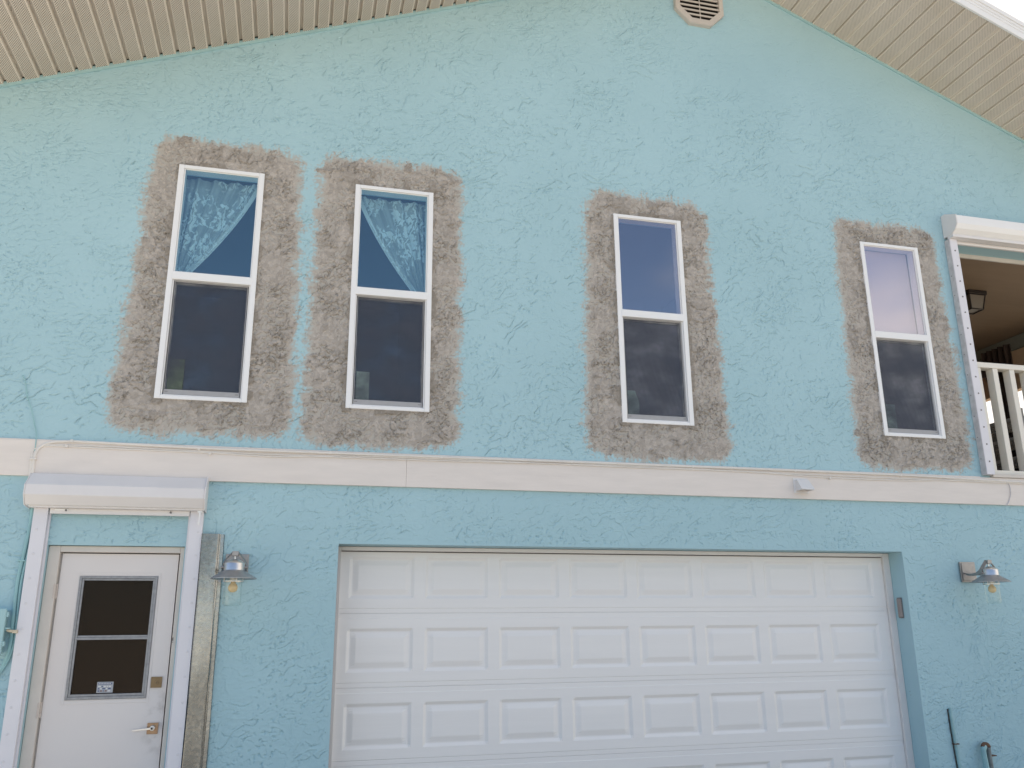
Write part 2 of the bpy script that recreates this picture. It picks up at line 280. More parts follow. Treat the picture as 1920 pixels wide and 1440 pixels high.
def galv_mat():   # zinc spangle, plus broad mottling that paints in blurred yard reflections
    m = mat('galvanised_steel', (.55, .54, .50), rough=.38, metal=1, spec=.5)
    nt = m.node_tree; n = nt.nodes; L = nt.links.new; p = n['Principled BSDF']; tc = n.new('ShaderNodeTexCoord')
    vo = n.new('ShaderNodeTexVoronoi'); vo.inputs['Scale'].default_value = 62; L(tc.outputs['Object'], vo.inputs['Vector'])
    sp = n.new('ShaderNodeSeparateColor'); L(vo.outputs['Color'], sp.inputs[0])
    mr = n.new('ShaderNodeMapRange'); mr.inputs['To Min'].default_value = .22; mr.inputs['To Max'].default_value = .32; L(sp.outputs[0], mr.inputs['Value']); L(mr.outputs[0], p.inputs['Roughness'])
    mp = n.new('ShaderNodeMapping'); mp.inputs['Scale'].default_value = (5, 5, 1.3); L(tc.outputs['Object'], mp.inputs[0])
    nz = n.new('ShaderNodeTexNoise'); nz.inputs['Scale'].default_value = 1; nz.inputs['Detail'].default_value = 4; L(mp.outputs[0], nz.inputs[0])
    ad = n.new('ShaderNodeMath'); ad.operation = 'MULTIPLY_ADD'; ad.inputs[1].default_value = .10; L(sp.outputs[1], ad.inputs[0]); L(nz.outputs['Fac'], ad.inputs[2])
    cr = n.new('ShaderNodeValToRGB'); e = cr.color_ramp.elements; e[0].position = .40; e[0].color = (.21, .21, .20, 1); e[1].position = .75; e[1].color = (.42, .425, .41, 1); L(ad.outputs[0], cr.inputs[0]); L(cr.outputs[0], p.inputs['Base Color'])
    nb = n.new('ShaderNodeTexNoise'); nb.inputs['Scale'].default_value = 9; nb.inputs['Detail'].default_value = 3; L(tc.outputs['Object'], nb.inputs[0])
    a2 = n.new('ShaderNodeMath'); a2.operation = 'MULTIPLY_ADD'; a2.inputs[1].default_value = .05; L(sp.outputs[2], a2.inputs[0]); L(nb.outputs['Fac'], a2.inputs[2])
    bu = n.new('ShaderNodeBump'); bu.inputs['Strength'].default_value = .16; bu.inputs['Distance'].default_value = .01; L(a2.outputs[0], bu.inputs['Height']); L(bu.outputs[0], p.inputs['Normal']); return m

M = dict(
 paint=paint_mat(), cement=cement_mat(), soffit=soffit_mat(), door=door_mat(), galv=galv_mat(),
 band=mat('cream_trim_paint', (.80, .74, .69), .6, var=.07, vscale=5, bump=.12, bscale=18, stretch=(.5, 1, 3)),
 vinyl=mat('white_vinyl', (.88, .88, .88), .35, var=.03, vscale=3),
 gdoor=mat('white_garage_door_steel', (.87, .85, .83), .42, var=.03, vscale=2, bump=.12, bscale=22, stretch=(.35, 1, 5), bdist=.004),
 strip=mat('white_door_stop', (.78, .75, .73), .5, var=.05, vscale=6),
 rubber=mat('dark_rubber', (.06, .055, .05), .7),
 shutter=mat('white_shutter_aluminium', (.78, .755, .75), .4, var=.05, vscale=4),
 track=mat('white_track_aluminium', (.76, .75, .79), .4, var=.05, vscale=3),
 alugrey=mat('grey_mottled_aluminium', (.66, .64, .65), .5, var=.25, vscale=14),  # greyer mottled aluminium for the balcony track's left face and a wire
 screw=mat('grey_screw', (.22, .21, .21), .5, metal=.6),
 rivet=mat('white_rivet', (.70, .69, .72), .45),
 jamb=mat('cream_jamb_paint', (.68, .63, .575), .5, var=.08, vscale=7),
 alum=mat('mill_aluminium', (.36, .365, .38), .5, metal=.7, var=.25, vscale=40),
 track_grey=mat('grey_screen_bar', (.40, .40, .41), .5, var=.1, vscale=20),
 brass=mat('aged_brass', (.24, .175, .105), .42, metal=.9, var=.2, vscale=30),
 copper=mat('polished_bronze', (.40, .265, .17), .38, metal=.9, var=.15, vscale=30),
 nickel=mat('brushed_nickel', (.74, .72, .70), .33, metal=1, var=.12, vscale=40, stretch=(1, 1, 8)),
 plate=mat('grey_brown_lamp_metal', (.40, .375, .36), .42, metal=.9, var=.15, vscale=30),
 pewter=mat('dull_pewter', (.42, .43, .45), .42, metal=.85, var=.15, vscale=25),
 bulb=mat('amber_bulb_glass', (.74, .53, .27), .15, spec=.6),
 hinge=mat('painted_hinge', (.64, .56, .50), .45, var=.12, vscale=30),
 fascia=mat('white_fascia', (.80, .80, .80), .45, var=.04, vscale=3),
 vent=mat('pale_beige_vent', (.60, .545, .49), .55, var=.08, vscale=8),
 dark=mat('attic_dark', (.02, .018, .016), .9),
 shingle=mat('grey_shingle', (.16, .15, .14), .9, var=.35, vscale=12, bump=.5, bscale=25),
 room=mat('room_wall', (.22, .20, .18), .8, var=.1, vscale=1),
 floor=mat('room_floor', (.15, .11, .08), .6, var=.2, vscale=2),
 pceil=mat('porch_ceiling_board', (.31, .22, .145), .6, var=.12, vscale=1.4, stretch=(1, 6, 1)),
 ptan=mat('tan_porch_wall', (.66, .46, .31), .7, var=.1, vscale=2),
 pgrey=mat('grey_green_board', (.24, .25, .22), .7, var=.1, vscale=2),
 rail=mat('cream_rail_paint', (.82, .78, .70), .45, var=.07, vscale=6),
 bronze=mat('dark_bronze', (.035, .028, .025), .45, metal=.5),
 drape=mat('brown_drape', (.055, .035, .028), .9, var=.3, vscale=10, bump=.3, bscale=40),
 frost=mat('dim_lamp_glass', (.14, .115, .09), .35),
 rack=mat('grey_rack_slats', (.50, .47, .42), .55, var=.15, vscale=8),
 cable=mat('cream_cable', (.80, .76, .71), .5, var=.08, vscale=9),
 cablepaint=mat('turquoise_painted_cable', (.33, .56, .58), .5, var=.15, vscale=9),
 boxpaint=mat('turquoise_painted_box', (.38, .59, .62), .45, var=.08, vscale=5),
 pipepaint=mat('turquoise_painted_pipe', (.31, .53, .56), .5, var=.25, vscale=12),
 rustpipe=mat('bare_grey_pipe', (.25, .28, .28), .6, metal=.2, var=.35, vscale=20),
 rust=mat('rusty_bracket', (.16, .09, .06), .8, var=.4, vscale=30),
 hood=mat('white_hood_plastic', (.76, .75, .75), .4, var=.04, vscale=8),
 hoodin=mat('brown_stained_flap', (.33, .22, .13), .7, var=.3, vscale=30),
 keypad=mat('taupe_keypad', (.33, .285, .265), .5, var=.05, vscale=20),
 sticker=mat('pale_green_sticker', (.62, .82, .74), .5, var=.1, vscale=6),
 stickerg=mat('olive_green_sticker', (.36, .48, .24), .5, var=.15, vscale=6),
 label=mat('silver_sticker', (.42, .44, .47), .45, var=.12, vscale=60),
 ink=mat('navy_ink', (.08, .11, .22), .6), inkr=mat('brown_ink', (.20, .10, .08), .6), inkw=mat('white_ink', (.7, .7, .7), .6),
 rodm=mat('curtain_rod_metal', (.6, .6, .62), .35, metal=.8),
 pane=glass_mat('coated_window_glass', (.83, .93, .95), ior=2.2, refl=(.80, .97, 1.0), bump=.012),
 pane_grey=glass_mat('grey_coated_glass', (.92, .90, .92), ior=2.75, refl=(1, .97, 1.0), bump=.012),
 lowpane=glass_mat('lower_window_glass', (.75, .84, .88), ior=2.1, bump=.02),
 doorglass=glass_mat('door_glass', (.52, .47, .43), ior=1.3, rough=.22, refl=(1, .88, .80), bump=.02),
 jar=glass_mat('clear_jar_glass', (.93, .955, .94), ior=1.55),
 screen=sheer_mat('insect_screen', (.070, .082, .112), .44, moire=.20),
 film=sheer_mat('protective_film', (.72, .68, .70), .40, rough=.16),
 lace=sheer_mat('leaf_pattern_voile', (.93, .97, .96), .93, lace=1),
 concrete=mat('driveway_concrete', (.50, .46, .41), .85, var=.2, vscale=.8, bump=.3, bscale=30),
 gravel=mat('pale_bounce_gravel', (.50, .45, .375), .9, var=.25, vscale=1.5, bump=.6, bscale=40),
 bark=mat('palm_bark', (.20, .16, .12), .9, var=.3, vscale=8, bump=.6, bscale=14),
 frond=mat('palm_frond', (.045, .09, .02), .6, var=.4, vscale=3),
)
# pale lavender sheet behind the upper pane of the fourth window
M['pale_sheet'] = mat('pale_lavender_sheet', (.78, .71, .70), .8, var=.04, vscale=2)

# ------------------------------------------------------------------ ground
struct(MB().box(-400, 400, -400, 400, -.3, -.02).build('ground', M['gravel']))  # out of view; yard made pale gravel to bounce warm light upward
struct(MB().box(-3.2, 9.5, -26, -.05, -.02, -.004).build('driveway', M['concrete']))

# ------------------------------------------------------------------ house
house = thing('house', 'two storey turquoise stucco house with four cement patched windows under a beige gable soffit', 'house', (3.6, 0, 0))
XL, XR = -2.95, 9.55; AX, AZ = 3.606, 8.295; ML, MR = .401, .4154    # apex of the soffit line on the wall, slopes
def roofz(x): return np.where(np.asarray(x) < AX, AZ - ML * (AX - np.asarray(x)), AZ - MR * (np.asarray(x) - AX))
WX = [-1.3093, .1214, 2.4798, 5.1001]; WW, WH, WT = .676, 1.989, 5.2311; WB = WT - WH
GX0, GX1, GZ, GY = .1198, 5.1384, 2.1733, .2175
EX0, EX1, EZ = -1.902, -.987, 2.138
BX0, BX1, BZ0, BZ1 = 6.292, 9.2, 2.90, 5.343
holes = [(GX0, GX1, -.1, GZ), (EX0, EX1, -.1, EZ), (BX0, BX1, BZ0, BZ1)] + [(x + .02, x + WW - .02, WB + .02, WT - .02) for x in WX]
MARG = [(.21, .31, .30, .36, .25, .27), (.31, .34, .26, .25, .26, .31), (.27, .33, .27, .35, .22, .32), (.27, .30, .235, .29, .235, .32)]   # left top/bottom, right top/bottom, top, bottom

def stucco(x, z):
    wx = x + .05 * N(x * 3.1, z * 3.1, 1) + .02 * N(x * 9, z * 9, 2); wz = z + .05 * N(x * 3.1, z * 3.1, 3) + .02 * N(x * 9, z * 9, 4)
    drag = sm(-.9, -1.6, x) * sm(3.2, 3.9, z)                       # upper left was floated sideways, finer and more horizontal
    rx, rz = wx * .94 + wz * .34, wz * .94 - wx * .34; n1 = fbm(rx * 2.9, rz * 4.6, 10, 3); n2 = fbm(rx * 8.0, rz * 10.5, 20, 3); n3 = fbm(wx * 9, wz * 26, 30, 3)
    m1 = sm(-.18, .30, N(x * 2.3, z * 2.6, 40) + .9 * N(x * 8, z * 9, 41)); m2 = sm(-.12, .32, N(x * 1.5 + 4, z * 1.7, 42) + .9 * N(x * 12, z * 12, 43))
    m3 = sm(-.1, .35, N(x * 2, z * 2.5, 44) + .5 * N(x * 8, z * 14, 45))
    calm = 1 - .6 * sm(2.6, 4.2, x) * sm(6.4, 7.0, z)                # smoother near the gable vent
    xs, zs = x[0], z[:, 0]
    low = 1 - .38 * sm(2.7, 2.5, z); c1 = crack(n1, 3.4, xs, zs, .0050, 0) * m1 * low; c2 = crack(n2, 2.0, xs, zs, .0045, 1) * m2 * low; c3 = crack(n3, 1.8, xs, zs, .0050, 2) * m3
    n4 = fbm(rx * 15, rz * 21, 34, 2); m4 = sm(-.35, .25, N(x * 1.9, z * 2.2, 46) + .7 * N(x * 10, z * 11, 47)); c4 = crack(n4, 1.5, xs, zs, .0042, 5) * m4
    h = -.0068 * c4 + .0016 * saw(n4, 1.5, 3) * m4 + (.0040 * saw(n1, 3.4, 6) * m1 - .0105 * c1 + .0032 * saw(n2, 2.0, 4) * m2 - .0080 * c2) * (1 - .55 * drag) + (.0028 * saw(n3, 1.8, 3) * m3 - .0085 * c3) * (.30 + .70 * drag)
    pits = sm(.44, .62, N(x * 34, z * 34, 50)) * sm(0, .35, N(x * 2.1, z * 2.1, 51))
    return calm * (h - .007 * pits) + .0016 * fbm(x * 22, z * 30, 60, 3) + .0022 * fbm(x * 1.6, z * 1.6, 64, 2)
def patch_m(k, X, Z):
    """how far inside the ragged outline of cement patch k a point lies, metres"""
    lt, lb, rt, rb, t, b = MARG[k]; x0, x1 = WX[k], WX[k] + WW; u = np.clip((WT - Z) / WH, 0, 1)
    dl = X - (x0 - (lt + (lb - lt) * u)); dr = (x1 + (rt + (rb - rt) * u)) - X; dt = (WT + t) - Z; db = Z - (WB - b)
    r = .18; a = np.minimum(dl, dr); c = np.minimum(dt, db)
    d = np.where((a < r) & (c < r), r - np.hypot(np.maximum(r - a, 0), np.maximum(r - c, 0)), np.minimum(a, c))
    side = a < c     # side edges were brushed sideways, top and bottom up and down
    st = np.where(side, N(X * 5, Z * 34, 70 + k) + .6 * N(X * 9, Z * 80, 80 + k), N(X * 34, Z * 5, 90 + k) + .6 * N(X * 80, Z * 9, 95 + k))
    return d + .020 * st + .040 * N(X * 6, Z * 6, 100 + k) + .028 * N(X * 17, Z * 17, 105 + k) + .012 * N(X * 45, Z * 45, 110 + k)

def make_wall():
    kx = [XL, XR, -2.85, 7.7]; kz = [0, .28, 8.33]
    for a, b, c, d in holes: kx += [a, b]; kz += [max(c, 0), d]
    dense = .0048
    xs = np.concatenate([[XL], lines([k for k in kx if -2.85 <= k <= 7.7], dense), lines([7.72, BX1, XR], .2)]); zs = np.concatenate([[0, .1, .2], lines([k for k in kz if k >= .28], dense)])
    xs = np.unique(np.round(xs, 5)); zs = np.unique(np.round(zs, 5))
    X, Z = np.meshgrid(xs.astype(np.float32), zs.astype(np.float32)); h = stucco(X, Z)
    for a, b, c, d in holes[:3]:
        o = np.maximum(np.maximum(a - X, X - b), np.maximum(c - Z, Z - d)); h = h * sm(.0, .03, o)
    smear = np.zeros_like(X)
    for k in range(4):
        sel = (X > WX[k] - .6) & (X < WX[k] + WW + .6) & (Z > WB - .6) & (Z < WT + .6)
        m = patch_m(k, X[sel], Z[sel]); q = sm(-.045, .02, m + .05 * N(X[sel] * 48, Z[sel] * 48, 120) - .006) * .8; q = np.maximum(q, sm(.005, .035, m)); smear[sel] = np.maximum(smear[sel], q)
    P = np.stack([X, -h, Z], -1); xc = (xs[1:] + xs[:-1]) / 2; zc = (zs[1:] + zs[:-1]) / 2; XC, ZC = np.meshgrid(xc, zc)
    keep = ZC < roofz(XC) + .03
    for a, b, c, d in holes: keep &= ~((XC > a) & (XC < b) & (ZC > c) & (ZC < d))
    o = grid_mesh('wall', P, keep, M['paint'], {'smear': smear}); attach(o, house); o['label'] = 'turquoise skip trowel stucco'
    # reveals of the openings, and the other walls of the house
    b = MB(); t = .0008
    def quad(p): b.add(p, [(0, 1, 2, 3)])
    quad([(GX1, 0, 0), (GX1, 0, GZ), (GX1, .30, GZ), (GX1, .30, 0)]); quad([(GX0, 0, 0), (GX0, 0, GZ), (GX0, .30, GZ), (GX0, .30, 0)]); quad([(GX0, 0, GZ), (GX1, 0, GZ), (GX1, .30, GZ), (GX0, .30, GZ)])
    quad([(EX1, 0, 0), (EX1, 0, EZ), (EX1, .2, EZ), (EX1, .2, 0)]); quad([(EX0, 0, 0), (EX0, 0, EZ), (EX0, .2, EZ), (EX0, .2, 0)]); quad([(EX0, 0, EZ), (EX1, 0, EZ), (EX1, .2, EZ), (EX0, .2, EZ)])
    quad([(BX0, 0, BZ0), (BX0, 0, BZ1), (BX0, .2, BZ1), (BX0, .2, BZ0)]); quad([(BX1, 0, BZ0), (BX1, 0, BZ1), (BX1, .2, BZ1), (BX1, .2, BZ0)]); quad([(BX0, 0, BZ1), (BX1, 0, BZ1), (BX1, .2, BZ1), (BX0, .2, BZ1)]); quad([(BX0, 0, BZ0), (BX1, 0, BZ0), (BX1, .2, BZ0), (BX0, .2, BZ0)])
    for a, bb, c, d in holes[3:]: quad([(a, 0, c), (a, 0, d), (a, .12, d), (a, .12, c)]); quad([(bb, 0, c), (bb, 0, d), (bb, .12, d), (bb, .12, c)]); quad([(a, 0, c), (bb, 0, c), (bb, .12, c), (a, .12, c)]); quad([(a, 0, d), (bb, 0, d), (bb, .12, d), (a, .12, d)])
    b.build('opening_reveal', M['paint'], house)
    s = MB(); s.box(XL, XL + .15, .01, 9, 0, 5.62); s.box(XR - .15, XR, .01, 4.3, 0, 2.85); s.box(XR - .15, XR, 4.3, 9, 0, 5.75)
    s.prism_y([(XL + .16, 0), (XR - .16, 0), (XR - .16, 5.75), (AX, 8.25), (XL + .16, 5.62)], 8.85, 9); s.build('side_wall', M['paint'], house)
make_wall()

def make_patch(k):
    x0, x1 = WX[k], WX[k] + WW; st = .0052
    xs = lines([x0 - .5, x0 + .012, x1 - .012, x1 + .5], st); zs = lines([WB - .48, WB + .012, WT - .012, WT + .42], st)
    X, Z = np.meshgrid(xs.astype(np.float32), zs.astype(np.float32)); m = patch_m(k, X, Z); s = 200 + 17 * k
    dw = np.maximum(np.maximum(x0 - X, X - x1), np.maximum(WB - Z, Z - WT))      # distance from the window frame
    wx = X + .02 * N(X * 9, Z * 9, s) + .008 * N(X * 26, Z * 26, s + 1); wz = Z + .02 * N(X * 9, Z * 9, s + 2) + .008 * N(X * 26, Z * 26, s + 3)
    n1 = fbm(wx * 8, wz * 8, s + 4, 3); n2 = fbm(wx * 19, wz * 19, s + 8, 3)
    m1 = sm(-.12, .3, N(X * 4, Z * 4, s + 12) + .5 * N(X * 14, Z * 14, s + 13)); 
    pad = sm(.10, .17, fbm(wx * 6.5, wz * 5.0, s + 14, 4) + .46 * sm(.085, .0, dw) + .20 * sm(0, .12, Z - WT) - .30)   # smooth trowelled pads, thickest against the frame
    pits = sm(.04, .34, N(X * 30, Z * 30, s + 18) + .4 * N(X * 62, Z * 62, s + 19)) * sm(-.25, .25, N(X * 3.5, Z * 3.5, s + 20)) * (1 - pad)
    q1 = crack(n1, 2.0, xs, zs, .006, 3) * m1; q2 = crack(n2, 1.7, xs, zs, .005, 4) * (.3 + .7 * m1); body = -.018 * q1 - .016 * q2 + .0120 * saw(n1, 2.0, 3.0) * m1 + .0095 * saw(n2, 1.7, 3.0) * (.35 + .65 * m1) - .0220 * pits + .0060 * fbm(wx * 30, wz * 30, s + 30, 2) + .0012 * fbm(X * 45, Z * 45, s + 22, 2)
    pb = .0110 - .010 * q1 + .0045 * saw(n1, 2.0, 3) + .0005 * N(X * 30, Z * 6, s + 24)
    h = -.0025 + .0085 * sm(0, .12, m) + (body * (1 - pad) + pb * pad) * sm(-.02, .06, m) - .012 * sm(.01, -.05, m)
    tone = .06 + .15 * pad + .14 * sm(.07, .02, dw) * pad + .30 * pits + .20 * q2 + .10 * q1 + .34 * (saw(n2, 1.7, 1) - .5) * (1 - pad) + .22 * sm(.0, -.6, n2) + .10 * fbm(X * 6, Z * 6, s + 26, 3) - .05 * sm(.08, .0, m) + .10 * (saw(n2, 1.2) < .18)  # mixes real cement tones with shade painted into pits and cracks
    P = np.stack([X, -h, Z], -1); XC = X[:-1, :-1] + st / 2; ZC = Z[:-1, :-1] + st / 2
    keep = (m[:-1, :-1] > -.045) & ~((XC > x0 + .012) & (XC < x1 - .012) & (ZC > WB + .012) & (ZC < WT - .012))
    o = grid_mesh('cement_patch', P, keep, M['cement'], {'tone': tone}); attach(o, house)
    o['label'] = ['rough grey cement patch round the leftmost window', 'rough grey cement patch round the second window from the left', 'rough grey cement patch round the third window from the left', 'rough grey cement patch round the window beside the balcony'][k]
for k in range(4): make_patch(k)

# --- roof, soffits, fascias
OV = 1.02
def make_roof():
    th = .09
    for side in (0, 1):
        xe = XL - .55 if side == 0 else XR + .55
        b = MB(); za, zb = float(roofz(AX)) + .06, float(roofz(xe)) + .06
        b.hexa([(xe, -OV + .01, zb), (AX, -OV + .01, za), (AX, 9.4, za), (xe, 9.4, zb)], [(xe, -OV + .01, zb + th), (AX, -OV + .01, za + th), (AX, 9.4, za + th), (xe, 9.4, zb + th)])
        b.build('roof', M['shingle'], house)
        # soffit: boards run out from the wall; each 125 mm lap has a groove
        pitch = .1254; n = int(abs(xe - AX) / pitch) + 1; xs = []; dz = []; fl = []
        for i in range(n):
            a = AX + (-1 if side == 0 else 1) * i * pitch; sg = -1 if side == 0 else 1
            deep = .034 if (side == 0 or i % 2 == 0) else .010; w = .024 if side == 0 else (.012 if i % 2 == 0 else .016)
            for q, d, f in ((0, deep, 0), (w, deep, 0), (w + .002, -.004, 0), (w + .010, -.001, 0), (w + .014, 0, 1), (pitch - .012, 0, 1), (pitch - .004, 0, 0)): xs.append(a + sg * q); dz.append(d); fl.append(f * (1 if side == 0 else .62))
        xs = np.array(xs); dz = np.array(dz); fl = np.array(fl, float); ys = np.array([-OV, -OV * .7, -OV * .35, -.012])
        P = np.zeros((4, len(xs), 3)); A = np.zeros((4, len(xs)))
        for j, y in enumerate(ys): P[j, :, 0] = xs; P[j, :, 1] = y; P[j, :, 2] = roofz(xs) + dz; A[j] = fl
        o = grid_mesh('soffit', P, np.ones((3, len(xs) - 1), bool), M['soffit'], {'flat': A}, smooth=False); attach(o, house)
        # painted channel where soffit meets wall, and the fascia with its drip edge
        c = MB(); e = .028
        c.hexa([(xe, -.016, float(roofz(xe)) - e), (AX, -.016, AZ - e), (AX, -.001, AZ - e), (xe, -.001, float(roofz(xe)) - e)], [(xe, -.016, float(roofz(xe)) + .02), (AX, -.016, AZ + .02), (AX, -.001, AZ + .02), (xe, -.001, float(roofz(xe)) + .02)])
        c.build('soffit_channel', M['boxpaint'], house, label='turquoise painted strip under the soffit')
        f = MB(); zf = lambda x, o: float(roofz(x)) + o
        def bar(o0, o1, y0, y1): f.hexa([(xe, y0, zf(xe, o0)), (AX, y0, zf(AX, o0)), (AX, y1, zf(AX, o0)), (xe, y1, zf(xe, o0))], [(xe, y0, zf(xe, o1)), (AX, y0, zf(AX, o1)), (AX, y1, zf(AX, o1)), (xe, y1, zf(xe, o1))])
        bar(-.004, .070, -OV - .018, -OV + .004); bar(.070, .104, -OV - .022, -OV + .004); bar(.104, .138, -OV - .027, -OV + .004); bar(.138, .190, -OV - .036, -OV + .004)
        f.build('fascia', M['fascia'], house, bevel=.003)
make_roof()

# --- gable vent
def make_vent():
    r = part_root('gable_vent', house, (3.527, 0, 7.74), 'beige octagonal louvred vent'); cx, cz = 3.527, 7.745; hw, hh, ch = .272, .262, .155
    oct_ = lambda w, h, c: [(cx - w, cz - h + c), (cx - w + c, cz - h), (cx + w - c, cz - h), (cx + w, cz - h + c), (cx + w, cz + h - c), (cx + w - c, cz + h), (cx - w + c, cz + h), (cx - w, cz + h - c)]
    A = oct_(hw, hh, ch); B = oct_(hw - .05, hh - .055, ch - .022); b = MB(); n = 8; vs = []
    for y, Q in ((0.0, A), (-.042, A), (-.05, [(cx + (x - cx) * .985, cz + (z - cz) * .985) for x, z in A]), (-.05, B), (-.012, B)): vs += [(x, y, z) for x, z in Q]
    b.add(vs, [(i + k * n, (i + 1) % n + k * n, (i + 1) % n + k * n + n, i + k * n + n) for k in range(4) for i in range(n)])
    b.build('vent_frame', M['vent'], r)
    MB().prism_y(B, -.006, -.004).build('vent_back', M['dark'], r)
    s = MB(); z = cz - hh + .055
    while z < cz + hh - .09:
        w = hw - .052; below = (z + .02) - (cz - hh + .055); cut = max(0, ch - .022 - below) if below < ch else 0
        above = (cz + hh - .055) - (z + .03); cut = max(cut, max(0, ch - .022 - above)); w -= cut
        s.hexa([(cx - w, -.040, z), (cx + w, -.040, z), (cx + w, -.034, z - .004), (cx - w, -.034, z - .004)], [(cx - w, -.012, z + .034), (cx + w, -.012, z + .034), (cx + w, -.008, z + .030), (cx - w, -.008, z + .030)])
        s.box(cx - w, cx + w, -.042, -.037, z - .004, z + .014); z += .052
    s.box(cx - .004, cx + .004, -.046, -.040, cz - hh + .055, cz + hh - .055)
    s.build('louvre', M['vent'], r)
make_vent()

# --- trim band between the storeys
def make_band():
    b = MB(); b.box(XL, .620, -.028, -.002, 2.622, 2.882); b.box(.6210, XR, -.0275, -.002, 2.6222, 2.8818); b.build('trim_band', M['band'], house, bevel=.003, label='cream board between the storeys')
    c = MB(); c.box(XL, 6.10, -.024, -.003, 2.8825, 2.890); c.build('band_cap', M['band'], house, bevel=.002)
make_band()

# --- windows
def make_window(k):
    x0 = WX[k]; x1 = x0 + WW; r = part_root('window', house, (x0 + WW / 2, 0, WB), ['leftmost window, curtain drawn to the left', 'second window, curtain drawn to the right', 'third window, bare blue upper pane', 'window by the balcony, pale upper pane'][k])
    f = MB(); f.ring(x0, x1, WB, WT, .042, .042, .028, .030, -.026, .085); f.ring(x0 + .0425, x1 - .0425, WB + .0285, WT - .0305, .010, .010, .010, .006, -.012, .08)
    f.build('frame', M['vinyl'], r, bevel=.003)
    zm1, zm0 = WT - .945, WT - 1.012
    s = MB(); s.box(x0 + .034, x1 - .034, -.029, .03, zm0, zm1); s.build('meeting_rail', M['vinyl'], r, bevel=.004)
    a, b = x0 + .057, x1 - .057
    MB().box(x0 + .0525, x1 - .0525, -.007, -.003, zm1, WT - .0365).build('upper_pane', M['pane'] if k < 2 else M['pane_grey'], r)
    sh = MB(); sh.ring(a + .002, b - .002, WB + .040, zm0 - .004, .012, .012, .034, .018, .030, .052); sh.build('lower_sash', M['vinyl'], r, bevel=.002)
    MB().box(a + .013, b - .013, .039, .043, WB + .07, zm0 - .02).build('lower_pane', M['lowpane'], r)
    sc = MB(); sc.box(a + .003, b - .003, -.004, .018, WB + .041, WB + .080); sc.box(a + .003, a + .007, .006, .016, WB + .081, zm0 - .012); sc.box(b - .007, b - .003, .006, .016, WB + .081, zm0 - .012)
    sc.box(a + .003, b - .003, .006, .016, zm0 - .011, zm0 - .003); sc.cur = 1; sc.box(a + .012, a + .035, -.0056, -.0042, WB + .060, WB + .065); sc.box(b - .035, b - .012, -.0056, -.0042, WB + .060, WB + .065)
    sc.build('screen_frame', [M['track_grey'], M['screw']], r, bevel=.001)
    MB().box(a + .008, b - .008, .0105, .0112, WB + .080, zm0 - .011).build('insect_screen', M['screen'], r)
    st = MB(); sx = a + .016
    if k == 2: st.prism_y([(sx, WB + .085), (sx + .105, WB + .085), (sx + .105, WB + .20), (sx + .07, WB + .30), (sx, WB + .30)], .0135, .0141)
    else: st.box(sx + .004, sx + (.118 if k == 0 else .11), .0135, .0141, WB + .078, WB + (.33 if k == 0 else .32))
    st.build('sticker', M['stickerg'] if k == 0 else M['sticker'], r)
    if k >= 2:   # loose protective film still taped inside the lower glass
        X, Z = np.meshgrid(np.linspace(a + .02, b - .02, 70), np.linspace(WB + .075, zm0 - .03, 110)); u = X - a; w = Z - WB
        h = .007 * fbm(u * 6 + w * 1.5 + k, w * 3, 300 + k, 3) + .0035 * N(u * 30 + w * 9, w * 2.2, 310 + k) * sm(.75, .25, w)
        o = grid_mesh('protective_film', np.stack([X, .026 + h, Z], -1), np.ones((109, 69), bool), M['film']); attach(o, r)
    if k == 3:
        MB().box(x0 + .05, x1 - .05, .10, .103, zm1 - .05, WT - .03).build('pale_sheet', M['pale_sheet'], r)
    return r
for k in range(4): make_window(k)

def make_curtain(k, flip):
    """voile tied back to one side, hung on a rod behind the upper pane"""
    x0 = WX[k] + .03; x1 = WX[k] + WW - .03; nz, nx = 90, 120; T = np.linspace(0, 1, nz)[:, None]; U = np.linspace(0, 1, nx)[None, :]
    top = WT - .02; bot = WT - 1.02
    edge = 1 - 1.02 * T ** 1.15 + .10 * T * (1 - T)                  # where the free edge hangs
    xx = np.clip(edge, .02, 1) * U; fold = .018 * np.sin(U * 26 + 2.2 * T) * (1 - .35 * T) + .010 * np.sin(U * 61 + 5 * T)
    X = x0 + (x1 - x0) * xx if not flip else x1 - (x1 - x0) * xx
    Z = top - (top - bot) * T - .05 * U * T * (1 - T); Y = .17 + fold + .02 * T
    t = thing('curtain', ['pale leaf patterned voile curtain swept to the left behind the leftmost window', 'pale leaf patterned voile curtain swept to the right behind the second window'][k], 'curtain', ((x0 + x1) / 2, .17, bot), 'voile curtains in the upper panes')
    o = grid_mesh('voile', np.stack([X, Y + 0 * X, Z + 0 * X], -1), np.ones((nz - 1, nx - 1), bool), M['lace']); attach(o, t)
    # turned hem along the free edge
    hem = MB(); pts = []
    for i in range(0, nz, 4): pts.append((X[i, -1], Y[i, -1] - .006, Z[i, -1]))
    w = .045 * (1 if flip else -1); vs = []
    for p in pts: vs += [p, (p[0] + w * .9, p[1] - .002, p[2] + .012)]
    hem.add(vs, [(2 * i, 2 * i + 1, 2 * i + 3, 2 * i + 2) for i in range(len(pts) - 1)])
    hem.build('hem', sheerhem, t, smooth=True)
    MB().tube([(x0 - .03, .185, WT - .10), (x1 + .03, .185, WT - .10)], .006).build('curtain_rod', M['rodm'], t)
sheerhem = sheer_mat('voile_hem', (.95, .98, .97), .92)
make_curtain(0, False); make_curtain(1, True)

